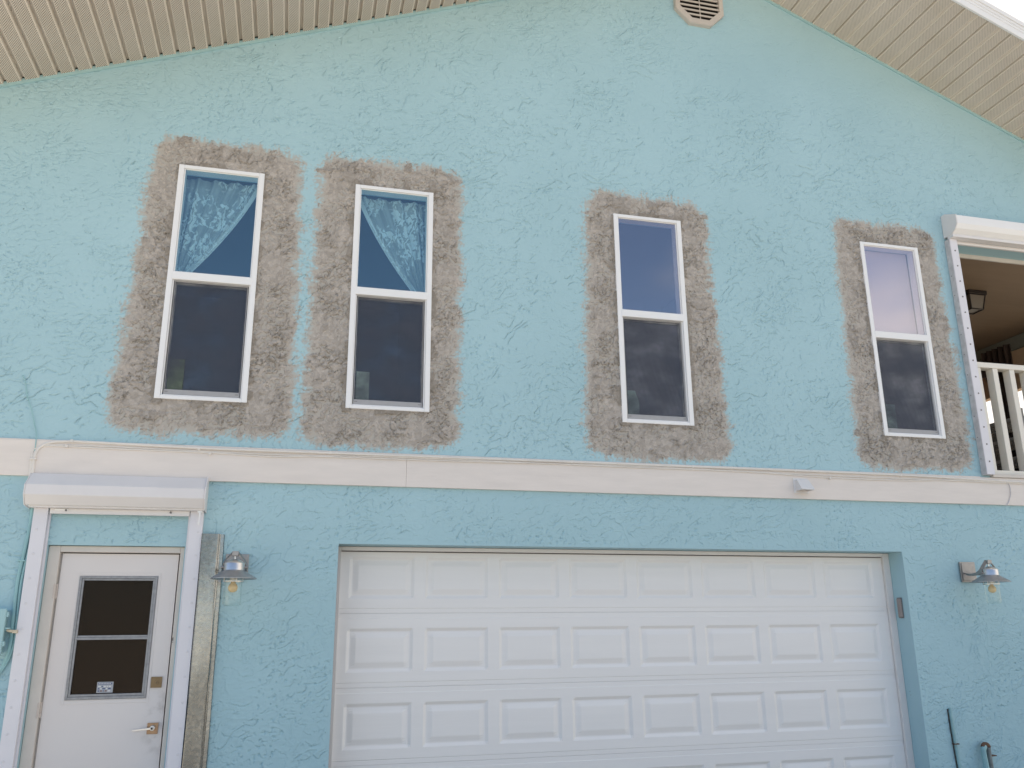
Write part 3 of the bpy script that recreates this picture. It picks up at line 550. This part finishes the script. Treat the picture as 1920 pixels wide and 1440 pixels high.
# --- rooms behind the glass
def make_rooms():
    b = MB(); b.box(XL + .16, 6.1, 3.6, 3.7, 2.88, 5.45); b.box(XL + .16, 6.1, .16, 3.7, 5.46, 5.5); b.box(.92 + .0, 1.0, .16, 3.59, 2.88, 5.45); b.box(4.2, 4.28, .16, 3.59, 2.88, 5.45); b.box(6.11, 6.26, .16, 4.2, 2.88, 5.45)
    b.build('interior_wall', M['room'], house)
    MB().box(XL + .16, 6.1, .16, 3.6, 2.80, 2.87).build('interior_floor', M['floor'], house)
    g = MB(); g.box(XL + .16, 5.5, 4.0, 4.1, 0, 2.75); g.build('garage_back_wall', M['room'], house)
make_rooms()

# --- garage door
def make_garage_door():
    r = part_root('garage_door', house, ((GX0 + GX1) / 2, GY, 0), 'white raised panel sectional garage door')
    seams = [.012, .561, 1.110, 1.659, 2.208]; px0, pitch, pw, ph = .2224, .604, .5172, .3284; gl, gr = GX0 + .012, GX1 - .012
    for s in range(4):
        z0, z1 = seams[s] + .0006, seams[s + 1] - .0006; pz0 = z0 + .1094; pz1 = pz0 + ph
        kx = [gl, gr]; kz = [z0, z1, z0 + .004, z0 + .036, z0 + .039, z1 - .004, z1 - .039, z1 - .036]
        offs = [0, .004, .023, .027, .031, .036, .070, .078]
        for i in range(8):
            for o in offs: kx += [px0 + i * pitch + o, px0 + i * pitch + pw - o]
        for o in offs: kz += [pz0 + o, pz1 - o]
        xs = lines(kx, .05); zs = lines(kz, .03); X, Z = np.meshgrid(xs, zs)
        d = np.full_like(X, -1.0)
        for i in range(8): d = np.maximum(d, np.minimum(np.minimum(X - (px0 + i * pitch), px0 + i * pitch + pw - X), np.minimum(Z - pz0, pz1 - Z)))
        dep = np.interp(d, [0, .004, .023, .027, .031, .036, .070, .078], [0, .001, .0125, .0135, .0135, .0128, .0025, .0015]); dep[d <= 0] = 0
        e = np.minimum(Z - z0, z1 - Z); dep += np.interp(e, [0, .004, .036, .039], [.0042, .0030, .0030, 0])
        P = np.stack([X, GY + dep, Z], -1); keep = np.ones((len(zs) - 1, len(xs) - 1), bool)
        o = grid_mesh('door_section', P, keep, M['gdoor'], smooth=False); attach(o, r)
    MB().box(gl, gr, GY + .03, GY + .06, 0, 2.25).build('door_back', M['gdoor'], r)
    t = MB(); t.box(GX1 - .066, GX1 - .001, GY - .030, GY - .004, 0, GZ - .003); t.box(GX0 + .001, GX0 + .034, GY - .030, GY - .004, 0, GZ - .003); t.box(GX0 + .035, GX1 - .067, GY - .030, GY - .004, GZ - .034, GZ - .003)
    t.build('door_stop', M['strip'], r, bevel=.003)
    w = MB(); w.box(GX0 + .036, GX1 - .074, GY - .016, GY - .001, GZ - .041, GZ - .036); w.box(GX0 - .001, GX0 + .0006, .004, .19, 0, GZ - .01)
    w.build('weather_seal', M['rubber'], r)
make_garage_door()

# --- entry door
def make_entry():
    r = part_root('entry_door', house, ((EX0 + EX1) / 2, .07, 0), 'off white door with a two pane aluminium window')
    j = MB(); j.box(EX0 + .002, -1.825, .032, .16, 0, EZ - .003); j.box(-1.018, EX1 - .002, .032, .16, 0, EZ - .003); j.box(-1.8245, -1.0185, .033, .16, 2.092, EZ - .003)
    j.box(-1.8245, -1.818, .075, .15, 0, 2.091); j.box(-1.025, -1.0185, .075, .15, 0, 2.091)
    j.build('jamb', M['jamb'], r, bevel=.004)
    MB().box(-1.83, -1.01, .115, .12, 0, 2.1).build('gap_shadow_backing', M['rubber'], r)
    sx0, sx1 = -1.814, -1.030; gx0, gx1, gz0, gz1 = -1.682, -1.158, 1.09, 1.927
    s = MB(); y0, y1 = .068, .110
    s.box(sx0, gx0, y0, y1, .01, 2.084); s.box(gx1, sx1, y0, y1, .01, 2.084); s.box(gx0, gx1, y0, y1, .01, gz0); s.box(gx0, gx1, y0, y1, gz1, 2.084)
    sl = s.build('door_slab', M['door'], r)
    m = MB(); m.ring(gx0 - .022, gx1 + .018, gz0 - .028, gz1 + .022, .0215, .0175, .0275, .0215, y0 - .003, y0 + .001); m.build('glazing_bead', M['door'], r, bevel=.0015)
    a = MB(); a.ring(gx0 + .001, gx1 - .001, gz0 + .001, gz1 - .001, .016, .016, .018, .016, y0 - .010, y0 + .02); a.ring(gx0 + .0175, gx1 - .0175, gz0 + .0195, gz1 - .0175, .014, .014, .016, .014, y0 - .004, y0 + .02)
    a.box(gx0 + .0175, gx1 - .0175, y0 - .007, y0 + .018, 1.487, 1.503); a.box(gx0 + .0325, gx1 - .0325, y0 - .002, y0 + .018, 1.5035, 1.517)
    a.build('window_frame', M['alum'], r, bevel=.0015)
    g = MB(); g.box(gx0 + .032, gx1 - .032, y0 + .012, y0 + .015, gz0 + .036, 1.486); g.box(gx0 + .032, gx1 - .032, y0 + .010, y0 + .013, 1.518, gz1 - .032); g.build('door_pane', M['doorglass'], r)
    k = MB(); X0, Z0 = -1.487, 1.132; k.box(X0, X0 + .105, y0 + .0085, y0 + .0095, Z0, Z0 + .072); k.cur = 1; k.box(X0 + .008, X0 + .097, y0 + .0078, y0 + .0084, Z0 + .054, Z0 + .066)
    k.cur = 3; rn = random.Random(4)
    for i in range(8): k.box(X0 + .012 + i * .010, X0 + .019 + i * .010, y0 + .0072, y0 + .0077, Z0 + .057, Z0 + .063)
    for i in range(3):
        x = X0 + .008
        while x < X0 + .09:
            k.cur = rn.choice([1, 1, 3, 2]); w = rn.uniform(.006, .02); k.box(x, min(x + w, X0 + .098), y0 + .0078, y0 + .0084, Z0 + .008 + i * .015, Z0 + .016 + i * .015); x += w + .005
    k.build('warning_sticker', [M['label'], M['ink'], M['inkr'], M['inkw']], r)
    d = MB(); d.box(-1.135, -1.062, y0 - .010, y0 - .0005, 1.158, 1.231); d.cur = 1; d.disc_y(-1.098, 1.192, .012, y0 - .016, y0 - .0105, 14); d.cur = 2; d.box(-1.0995, -1.0965, y0 - .0172, y0 - .0162, 1.186, 1.198)
    d.build('deadbolt', [M['brass'], M['brass'], M['rubber']], r, bevel=.002)
    h = MB(); h.box(-1.130, -1.058, y0 - .010, y0 - .0005, .853, .926); h.cur = 1; h.disc_y(-1.092, .894, .017, y0 - .045, y0 - .0105, 16); h.disc_y(-1.092, .894, .011, y0 - .062, y0 - .0455, 16)
    h.hexa([(-1.100, y0 - .062, .886), (-1.084, y0 - .062, .886), (-1.084, y0 - .048, .886), (-1.100, y0 - .048, .886)], [(-1.100, y0 - .062, .902), (-1.084, y0 - .062, .902), (-1.084, y0 - .048, .902), (-1.100, y0 - .048, .902)])
    h.hexa([(-1.220, y0 - .060, .878), (-1.1005, y0 - .061, .886), (-1.1005, y0 - .049, .886), (-1.220, y0 - .050, .878)], [(-1.220, y0 - .060, .889), (-1.1005, y0 - .061, .901), (-1.1005, y0 - .049, .901), (-1.220, y0 - .050, .889)])
    h.build('door_handle', [M['copper'], M['nickel']], r, bevel=.0015)
    for zc in (1.82, 1.032, .25):
        q = MB()
        for i in range(3): q.tube([(-1.822, y0 - .005, zc - .051 + i * .0345), (-1.822, y0 - .005, zc - .051 + i * .0345 + .0325)], .0075, 10, 1)
        q.box(-1.838, -1.8295, y0 - .040, y0 - .036, zc - .05, zc + .05)
        q.build('hinge', M['hinge'], r)
    s2 = MB(); s2.box(-1.0165, -1.0105, .0305, .0318, 1.475, 1.497); s2.box(-1.0155, -1.0115, .0305, .0318, 1.462, 1.468); s2.build('strike_mark', M['rubber'], r)
    MB().box(-1.83, -1.0, .30, .35, 0, 2.1).build('hall_backing', mat('dim_brown_hall', (.13, .08, .06), .8, var=.4, vscale=5), r)
make_entry()

# ------------------------------------------------------------------ rolling shutter over the entry door
def shutter_entry():
    t = thing('rolling_shutter', 'white rolled up hurricane shutter with side tracks over the off white entry door', 'shutter', (-1.45, 0, 0), 'rolling hurricane shutters')
    b = MB(); prof = [(-.030, 2.640), (-.072, 2.634), (-.180, 2.540), (-.184, 2.468), (-.132, 2.402), (-.030, 2.392)]
    b.prism(prof, -2.052, -.868); b.build('shutter_box', M['shutter'], t, bevel=.004)
    e = MB(); pe = [(-.001, 2.650), (-.076, 2.644), (-.188, 2.546), (-.191, 2.462), (-.136, 2.392), (-.001, 2.384)]
    e.prism(pe, -.8675, -.858); e.build('end_plate', M['shutter'], t, bevel=.001)
    e = MB(); e.prism([(y * 1, z - .001) for y, z in [(-.001, 2.640), (-.073, 2.634), (-.181, 2.539), (-.183, 2.468), (-.132, 2.401), (-.001, 2.390)]], -2.060, -2.0525); e.build('end_plate', M['shutter'], t, bevel=.001)
    s = MB(); s.box(-2.03, -.868, -.112, -.040, 2.3895, 2.4015); s.box(-1.905, -.97, -.062, -.045, 2.352, 2.389); s.cur = 1
    for x in (-1.99, -1.80, -1.10, -.90): s.disc_y(x, 2.376 if -1.9 < x < -1 else 2.396, .008, -.072, -.0625)
    s.cur = 2; s.box(-1.872, -1.785, -.069, -.0625, 2.372, 2.386)
    s.build('bottom_slat', [M['shutter'], M['screw'], M['vinyl']], t, bevel=.002)
    for x0, x1 in ((-2.012, -1.918), (-.965, -.872)):
        k = MB(); k.box(x0, x1, -.052, -.002, 0, 2.39); k.box(x0 + (.094 if x0 < -1.5 else -.014), x1 + (.014 if x0 < -1.5 else -.093), -.020, -.002, 0, 2.385); k.cur = 1; z = 2.24
        while z > .1: k.disc_y((x0 + x1) / 2 + (-.012 if x0 < -1.5 else .018), z, .0085, -.0555, -.0515); z -= .168
        k.build('track', [M['track'], M['rivet']], t, bevel=.003)
    h = MB(); h.tube([(-.895, -.10, 2.40), (-.895, -.10, 2.34), (-.897, -.10, 2.29)], .007); h.box(-.912, -.878, -.105, -.085, 2.375, 2.388); h.build('crank_eye', M['vinyl'], t)
shutter_entry()

# --- rolling shutter round the balcony opening
def shutter_balcony():
    t = thing('rolling_shutter', 'white rolled up hurricane shutter framing the upstairs balcony opening', 'shutter', (7.7, 0, 2.9), 'rolling hurricane shutters')
    prof = [(-.002, 5.625), (-.055, 5.628), (-.198, 5.560), (-.200, 5.470), (-.172, 5.425), (-.110, 5.385), (-.002, 5.385)]
    b = MB(); b.prism(prof, 6.150, 9.3); b.build('shutter_box', M['vinyl'], t, bevel=.004)
    e = MB(); e.prism([(y * 1.02 - .001, z + (.004 if z > 5.5 else -.004)) for y, z in prof], 6.138, 6.1495); e.build('end_plate', M['shutter'], t, bevel=.001)
    s = MB(); s.box(6.142, 9.28, -.125, -.045, 5.352, 5.3835); s.box(6.215, 9.2, -.046, -.004, 5.345, 5.351); s.box(6.22, 9.2, -.040, -.012, 5.318, 5.344); s.build('bottom_slat', M['shutter'], t, bevel=.003)
    k = MB(); k.box(6.140, 6.228, -.074, -.004, 2.905, 5.350); k.cur = 2; k.box(6.1355, 6.1395, -.070, -.004, 2.91, 5.346); k.cur = 1; z = 5.22
    while z > 2.95: k.disc_y(6.186, z, .0085, -.0775, -.0735); z -= .1685
    z = 4.95
    while z > 2.95:
        k.prism([(-.030 + .006 * math.cos(a), z + .006 * math.sin(a)) for a in np.arange(8) * math.pi / 4], 6.1335, 6.1355); z -= .21
    k.build('track', [M['track'], M['screw'], M['alugrey']], t, bevel=.002)
    MB().box(9.2, 9.28, -.074, -.004, 2.905, 5.35).build('track', M['track'], t, bevel=.002)
shutter_balcony()

# ------------------------------------------------------------------ balcony
def balcony():
    b = MB()
    b.box(6.27, 9.55, .21, 4.3, 5.346, 5.40); b.build('porch_ceiling', M['pceil'], house, label='brown boarded porch ceiling')
    MB().box(6.3, 9.0, .203, .225, 5.30, 5.345).build('ceiling_trim', M['jamb'], house)
    MB().box(6.27, 9.55, .01, 4.3, 2.76, 2.86).build('porch_floor', M['pgrey'], house)
    w = MB(); w.box(6.27, 9.55, 4.2, 4.3, 2.87, 5.345); w.build('porch_back_wall', M['ptan'], house)
    h = MB(); h.box(9.30, 9.42, .21, 4.19, 4.62, 5.16); h.build('porch_header', M['ptan'], house, bevel=.004)
    h = MB(); h.box(9.26, 9.42, .21, 4.19, 5.165, 5.34); h.build('porch_header_trim', M['pgrey'], house, bevel=.004)
    for y in (.21, 3.95): MB().box(9.30, 9.42, y, y + .12, 2.87, 4.615).build('porch_post', M['ptan'], house, bevel=.004)
    lw = MB(); lw.box(9.32, 9.40, .34, 3.94, 2.87, 4.10); lw.build('porch_side_rail', M['pgrey'], house)
    s = MB(); s.box(6.232, 9.2, -.045, .19, 2.884, 2.915); s.build('porch_sill', M['jamb'], house, bevel=.004)
    t = thing('balcony_railing', 'cream painted railing with square balusters in the upstairs balcony opening', 'railing', (7.7, .09, 2.92))
    MB().box(6.232, 9.19, .045, .150, 4.018, 4.074).build('top_rail', M['rail'], t, bevel=.005)
    MB().box(6.232, 9.19, .045, .150, 2.930, 2.972).build('bottom_rail', M['rail'], t, bevel=.005)
    x = 6.322
    while x < 9.1:
        MB().box(x, x + .060, .052, .143, 2.9725, 4.0175).build('baluster', M['rail'], t, bevel=.004); x += .2045
    # ceiling lantern
    l = thing('ceiling_lantern', 'black flush mount lantern on the brown porch ceiling', 'lantern', (7.66, 1.12, 5.345)); cx, cy = 7.48, 1.16
    MB().box(cx - .13, cx + .13, cy - .13, cy + .13, 5.295, 5.345).build('canopy', M['bronze'], l, bevel=.006)
    g = MB(); q = lambda w, z: [(cx - w, cy - w, z), (cx + w, cy - w, z), (cx + w, cy + w, z), (cx - w, cy + w, z)]
    g.hexa(q(.078, 5.125), q(.108, 5.29)); g.build('lamp_glass', M['frost'], l)
    c = MB(); A = q(.082, 5.122); B = q(.112, 5.293)
    for i in range(4): c.tube([A[i], B[i]], .007, 6, 1); c.tube([A[i], A[(i + 1) % 4]], .008, 6, 1)
    c.build('cage', M['bronze'], l)
    # drape tied back at the far side
    d = thing('porch_drape', 'dark brown tied back drape at the far side of the balcony', 'curtain', (9.1, 2.4, 2.9)); Z = np.linspace(2.95, 5.2, 80)[:, None]; U = np.linspace(0, 1, 60)[None, :]
    tie = np.exp(-((Z - 3.95) / .35) ** 2); lo = 2.27 + .12 * tie; hi = 2.56 + .18 * sm(4.35, 4.9, Z) + .10 * sm(3.9, 3.3, Z)
    Y = lo + (hi - lo) * U; Xd = 9.08 + .035 * np.sin(U * 30 + Z * 1.2) + 0 * Z
    o = grid_mesh('drape', np.stack([Xd, Y, Z + 0 * U], -1), np.ones((79, 59), bool), M['drape']); attach(o, d)
    v = MB(); v.tube([(9.08, 2.62, 5.0), (9.06, 2.76, 4.96), (9.08, 2.90, 5.0)], [.07, .12, .08], 10); v.build('gathered_top', M['drape'], d, smooth=True)
    # slatted rack
    k = thing('slatted_rack', 'grey slatted rack standing behind the balcony railing', 'rack', (8.6, 2.3, 2.86))
    for sx in (8.28, 8.86):
        for sy in (1.5, 2.95): MB().box(sx, sx + .035, sy, sy + .035, 2.86, 4.06).build('post', M['rack'], k)
    for z in (2.98, 3.22, 3.46, 3.70, 3.94):
        s = MB()
        for i in range(5): s.box(8.325 + i * .11, 8.39 + i * .11, 1.49, 2.99, z, z + .022)
        s.box(8.27, 8.279, 1.49, 2.99, z - .01, z + .03); s.build('shelf', M['rack'], k)
balcony()

# ------------------------------------------------------------------ wall lamps
def wall_lamp(cx, label):
    cy = -.27; t = thing('wall_lamp', label, 'lamp', (cx, 0, 2.0), 'pewter barn wall lamps')
    b = MB(); b.box(cx - .082, cx + .082, -.022, -.006, 1.905, 2.086); b.box(cx - .070, cx + .070, -.030, -.0225, 1.918, 2.073); b.build('back_plate', M['plate'], t, bevel=.003)
    a = MB()
    for s in (-1, 1):
        a.strap([(cx + s * .05, -.024, 1.985), (cx + s * .066, -.07, 1.972), (cx + s * .078, -.14, 1.962), (cx + s * .082, -.21, 1.966), (cx + s * .081, -.245, 1.985), (cx + s * .074, -.262, 2.005), (cx + s * .050, -.268, 2.040), (cx + s * .022, -.27, 2.070)], (0, .014, .010), .006)
        a.prism([(cy + .010 * math.cos(q), 1.975 + .010 * math.sin(q)) for q in np.arange(10) * math.pi / 5], cx + s * .072, cx + s * .092)
    a.build('bracket', M['plate'], t)
    k = MB(); k.box(cx - .022, cx + .022, cy - .022, cy + .022, 2.052, 2.086); k.build('top_block', M['plate'], t, bevel=.003)
    s = MB(); s.tube([(cx, cy, 2.051), (cx, cy, 2.02)], .008, 10, 1); s.build('stem', M['nickel'], t)
    c = MB(); c.lathe([(.009, 2.030), (.030, 2.027), (.055, 2.016), (.070, 2.003), (.072, 2.000), (.072, 1.958), (.074, 1.953)], cx, cy, 40); c.build('cap', M['nickel'], t, smooth=True)
    sh = MB(); sh.lathe([(.074, 1.9525), (.080, 1.946), (.152, 1.902), (.1585, 1.897), (.1585, 1.893), (.150, 1.896), (.078, 1.938), (.03, 1.942)], cx, cy, 48); sh.build('lamp_shade', M['pewter'], t, smooth=True)
    r = MB(); 
    for q in range(4):
        an = q * math.pi / 2 + .4; r.tube([(cx + .066 * math.cos(an), cy + .066 * math.sin(an), 1.935), (cx + .066 * math.cos(an), cy + .066 * math.sin(an), 1.872)], .0035, 6, 1)
    r.lathe([(.0645, 1.879), (.0695, 1.879), (.0695, 1.873), (.0645, 1.873), (.0645, 1.879)], cx, cy, 36); r.lathe([(.020, 1.935), (.020, 1.885), (.016, 1.880)], cx, cy, 18); r.build('socket_cage', M['nickel'], t, smooth=True)
    g = MB(); g.lathe([(.062, 1.93), (.0628, 1.735), (.058, 1.716), (.046, 1.708), (.001, 1.706)], cx, cy, 40); g.build('glass_jar', M['jar'], t, smooth=True)
    u = MB(); u.lathe([(.012, 1.882), (.016, 1.866), (.030, 1.848), (.0335, 1.832), (.029, 1.814), (.016, 1.803), (.001, 1.800)], cx, cy, 24); u.build('bulb', M['bulb'], t, smooth=True)
wall_lamp(-.612, 'pewter barn wall lamp with glass jar beside the galvanised steel channel')
wall_lamp(5.803, 'pewter barn wall lamp with glass jar to the right of the garage opening')

# ------------------------------------------------------------------ small fittings
def fittings():
    # galvanised channel standing against the wall
    t = thing('steel_channel', 'galvanised steel channel standing upright between the entry door track and a wall lamp', 'metal channel', (-.79, -.03, 0))
    n = 24; zs = np.linspace(0.0, 2.228, n); prof = [(-.868, -.012), (-.868, -.062), (-.862, -.068), (-.756, -.066), (-.748, -.060), (-.746, -.040), (-.740, -.034), (-.738, -.020), (-.716, -.018), (-.712, -.010)]
    P = np.zeros((n, len(prof), 3))
    for i, z in enumerate(zs):
        for j, (x, y) in enumerate(prof): P[i, j] = (x + .004 * math.sin(z * 1.7) + .0015 * math.sin(z * 7 + j), y + .0015 * math.sin(z * 5 + j), z)
    o = grid_mesh('channel', P, np.ones((n - 1, len(prof) - 1), bool), M['galv'], smooth=False); so = o.modifiers.new('t', 'SOLIDIFY'); so.thickness = .0016; attach(o, t)
    # cables
    y = -.034
    t = thing('cable_run', 'cream cable bundle stapled along the top edge of the trim band', 'cable', (2, 0, 2.86))
    a = [(-2.058, y, 2.64), (-2.062, y, 2.745), (-2.045, y, 2.815), (-1.985, y, 2.862), (-1.86, y, 2.880), (-1.60, y, 2.879), (-.85, y - .006, 2.866), (.1, y - .006, 2.868), (1.67, y - .006, 2.871), (3.2, y - .006, 2.872), (4.16, y - .006, 2.873), (5.3, y - .006, 2.868), (5.87, y - .006, 2.858), (6.6, y - .006, 2.846), (8.0, y - .006, 2.845)]
    MB().tube(a, .0100, 8, 6).build('cable', M['cable'], t, smooth=True)
    b = [(-2.075, y, 2.60), (-2.080, y, 2.78), (-2.05, y, 2.825), (-1.95, y, 2.842), (-1.5, y, 2.838), (-.88, y, 2.836), (-.38, y, 2.824), (.11, y, 2.850), (1.0, y, 2.856), (2.4, y, 2.848), (3.6, y, 2.846), (4.43, y, 2.822), (5.22, y, 2.822), (5.87, y, 2.846), (6.6, y, 2.834), (8.0, y, 2.833)]
    MB().tube(b, .0055, 8, 6).build('cable', M['cable'], t, smooth=True)
    c = [(-2.068, y, 2.62), (-2.072, y, 2.77), (-2.03, y, 2.835), (-1.90, y, 2.852), (-1.2, y, 2.850), (-.3, y - .002, 2.838), (1.0, y - .004, 2.842), (2.6, y - .002, 2.858), (4.4, y - .002, 2.840), (5.9, y - .002, 2.836), (8, y, 2.822)]
    MB().tube(c, .0045, 8, 6).build('cable', M['cable'], t, smooth=True)
    for x, z in ((-1.83, 2.885), (-1.86, 2.845), (-.95, 2.862), (-.87, 2.83), (.02, 2.872), (.9, 2.872), (2.0, 2.874), (3.1, 2.874), (4.1, 2.875), (4.45, 2.818), (5.2, 2.87)): MB().box(x - .009, x + .009, -.050, -.0285, z - .013, z + .008).build('clip', M['cable'], t, bevel=.002)
    MB().box(-2.090, -2.045, -.050, -.0285, 2.735, 2.747).build('clip', M['cable'], t, bevel=.002)
    t = thing('thin_wire', 'thin grey wire hanging in a curve from the right end of the trim band', 'wire', (6.4, 0, 2.7))
    MB().tube([(6.385, -.032, 2.860), (6.410, -.033, 2.81), (6.408, -.036, 2.74), (6.375, -.034, 2.66), (6.335, -.032, 2.615)], .004, 6, 6).build('wire', M['alugrey'], t, smooth=True)
    t = thing('thin_wire', 'thin turquoise wire climbing the stucco above the left end of the trim band', 'wire', (-2.15, 0, 3.1))
    MB().tube([(-2.224, .01, 3.37), (-2.224, -.012, 3.362), (-2.200, -.010, 3.309), (-2.172, -.012, 3.2), (-2.13, -.011, 3.102), (-2.100, -.012, 3.0), (-2.081, -.012, 2.945), (-2.068, -.030, 2.874), (-2.066, -.036, 2.80)], .0032, 6, 5).build('wire', M['cablepaint'], t, smooth=True)
    t = thing('painted_cables', 'turquoise painted cables dropping beside the left shutter track', 'cable', (-2.05, 0, 1.4))
    for dx, r in ((0, .012), (.028, .008), (-.006, .006)):
        MB().tube([(-2.045 + dx, -.014, 2.62), (-2.03 + dx, -.014, 2.34), (-2.042 + dx * .9, -.014, 2.1), (-2.058 + dx * .8, -.014, 1.88), (-2.050 + dx * .8, -.014, 1.62), (-2.045 + dx * .7, -.014, 1.45), (-2.075 + dx * .4, -.016, 1.32), (-2.15 + dx * .3, -.016, 1.23), (-2.35, -.016, 1.17 + dx)], r, 8, 6).build('cable', M['cablepaint'], t, smooth=True)
    MB().box(-2.075, -2.025, -.030, -.003, 2.02, 2.03).build('clip', M['cablepaint'], t); MB().box(-2.075, -2.022, -.030, -.003, 1.545, 1.555).build('clip', M['cablepaint'], t)
    # box at the left edge
    t = thing('utility_box', 'turquoise painted utility box on the wall at the left edge of the picture', 'utility box', (-2.2, 0, 1.56))
    MB().box(-2.36, -2.085, -.085, -.003, 1.405, 1.690).build('box_body', M['boxpaint'], t, bevel=.008)
    MB().box(-2.37, -2.074, -.104, -.086, 1.395, 1.700).build('box_lid', M['boxpaint'], t, bevel=.008)
    for zl in (1.645, 1.455): MB().box(-2.0735, -2.062, -.095, -.07, zl, zl + .03).build('latch', M['boxpaint'], t)
    h = MB(); h.lathe([(.016, 1.566), (.016, 1.574), (.009, 1.574), (.009, 1.566), (.016, 1.566)], -2.056, -.088, 16); h.build('hasp', M['boxpaint'], t)
    k = MB(); k.tube([(-2.062, -.085, 1.560), (-2.04, -.075, 1.552), (-2.005, -.06, 1.548)], .009, 8, 3); k.box(-2.03, -2.0, -.075, -.05, 1.538, 1.560); k.build('connector', mat('cream_connector', (.68, .60, .45), .5, var=.3, vscale=60), t)
    # vent hood on the band
    t = thing('vent_hood', 'small white vent hood on the cream trim band above the garage', 'vent hood', (4.12, 0, 2.73)); x0, x1 = 4.095, 4.215
    h = MB(); v = [(x0, -.029, 2.790), (x1, -.029, 2.790), (x1, -.029, 2.690), (x0, -.029, 2.690), (x0, -.060, 2.790), (x1, -.060, 2.790), (x1 + .004, -.135, 2.700), (x0 - .004, -.135, 2.700), (x0 - .004, -.135, 2.690), (x1 + .004, -.135, 2.690)]
    h.add(v, [(0, 1, 5, 4), (4, 5, 6, 7), (7, 6, 9, 8), (0, 4, 7, 8, 3), (1, 2, 9, 6, 5), (0, 3, 2, 1)]); so = h.build('hood', M['hood'], t); m = so.modifiers.new('t', 'SOLIDIFY'); m.thickness = .004
    MB().hexa([(x0 + .006, -.12, 2.694), (x1 - .006, -.12, 2.694), (x1 - .006, -.032, 2.715), (x0 + .006, -.032, 2.715)], [(x0 + .006, -.12, 2.698), (x1 - .006, -.12, 2.698), (x1 - .006, -.032, 2.719), (x0 + .006, -.032, 2.719)]).build('flap', M['hoodin'], t)
    MB().box(x0 - .018, x1 + .012, -.0325, -.0285, 2.672, 2.805).build('mounting_plate', M['hood'], t, bevel=.001)
    # keypad on the garage reveal
    t = thing('door_keypad', 'small taupe keypad on the right reveal of the garage opening', 'keypad', (GX1, .1, 1.69))
    MB().box(GX1 - .022, GX1 - .001, .085, .135, 1.600, 1.765).build('keypad_cover', M['keypad'], t, bevel=.008)
    MB().box(GX1 - .012, GX1 - .0015, .080, .140, 1.593, 1.772).build('keypad_base', M['screw'], t, bevel=.004)
    # pipes low on the right
    t = thing('thin_conduit', 'thin turquoise painted conduit low on the wall right of the garage', 'pipe', (5.41, 0, 0))
    MB().tube([(5.402, -.014, .835), (5.406, -.016, .6), (5.418, -.017, .35), (5.43, -.017, 0)], .0125, 10, 4).build('pipe', M['pipepaint'], t, smooth=True)
    MB().box(5.385, 5.436, -.034, -.002, .543, .551).build('clip', M['rust'], t)
    MB().tube([(5.385, -.007, .83), (5.390, -.007, .6), (5.402, -.007, .35), (5.414, -.007, 0)], .0045, 8, 4).build('loose_wire', M['rubber'], t, smooth=True)
    t = thing('bent_pipe', 'thick turquoise painted pipe bent over at the top near the right edge of the wall', 'pipe', (5.66, 0, 0)); 
    MB().tube([(5.665, -.065, 0), (5.650, -.064, .35), (5.642, -.063, .47), (5.648, -.063, .505), (5.668, -.055, .522)], .022, 12, 4).build('pipe', M['pipepaint'], t, smooth=True)
    MB().tube([(5.640, -.063, .518), (5.668, -.052, .534), (5.705, -.042, .532), (5.728, -.040, .512)], [.016, .021, .020, .016], 12, 4).build('elbow', M['rust'], t, smooth=True)
    MB().tube([(5.722, -.036, .515), (5.722, -.034, .40), (5.735, -.034, 0)], .019, 12, 4).build('pipe', M['rustpipe'], t, smooth=True)
    MB().box(5.735, 5.79, -.045, -.002, .437, .445).build('bracket', M['rust'], t)
fittings()

# palm across the yard (seen only as a reflection in the leftmost window)
def palm():
    rn = random.Random(3); px, py, ht = -6.9, -31.0, 7.6
    t = thing('palm_tree', 'palm tree across the yard mirrored in the leftmost lower window pane', 'palm tree', (px, py, 0))
    MB().tube([(px, py, -.1), (px + .15, py, 2.5), (px + .05, py + .1, 5), (px, py, ht)], [.26, .19, .16, .14], 10, 4).build('trunk', M['bark'], t, smooth=True)
    b = MB()
    for i in range(46):
        a = rn.uniform(0, 6.28); up = rn.uniform(-.9, 1.1); Lh = rn.uniform(1.6, 2.4); pts = []
        for s in np.linspace(0, 1, 9): pts.append(Vector((px + math.cos(a) * Lh * s * math.cos(up * .6), py + math.sin(a) * Lh * s * math.cos(up * .6), ht + Lh * (math.sin(up) * s - .75 * s * s * (1 if up > -.2 else .3)))))
        side = Vector((-math.sin(a), math.cos(a), 0))
        for j in range(1, 9):
            for q in (-1, 1):
                w = .55 * math.sin(math.pi * min(.95, j / 9 + .08)); p0 = pts[j - 1]; p1 = pts[j]; d = (p1 - p0)
                tip = p1 + side * q * w + Vector((0, 0, -.28 * w)) + d * .6; b.add([p0, p0 + d * .45, tip], [(0, 1, 2)]); tip2 = tip + d * .4; b.add([p0 + d * .5, p0 + d * .95, tip2], [(0, 1, 2)])
    b.build('crown', M['frond'], t)
palm()
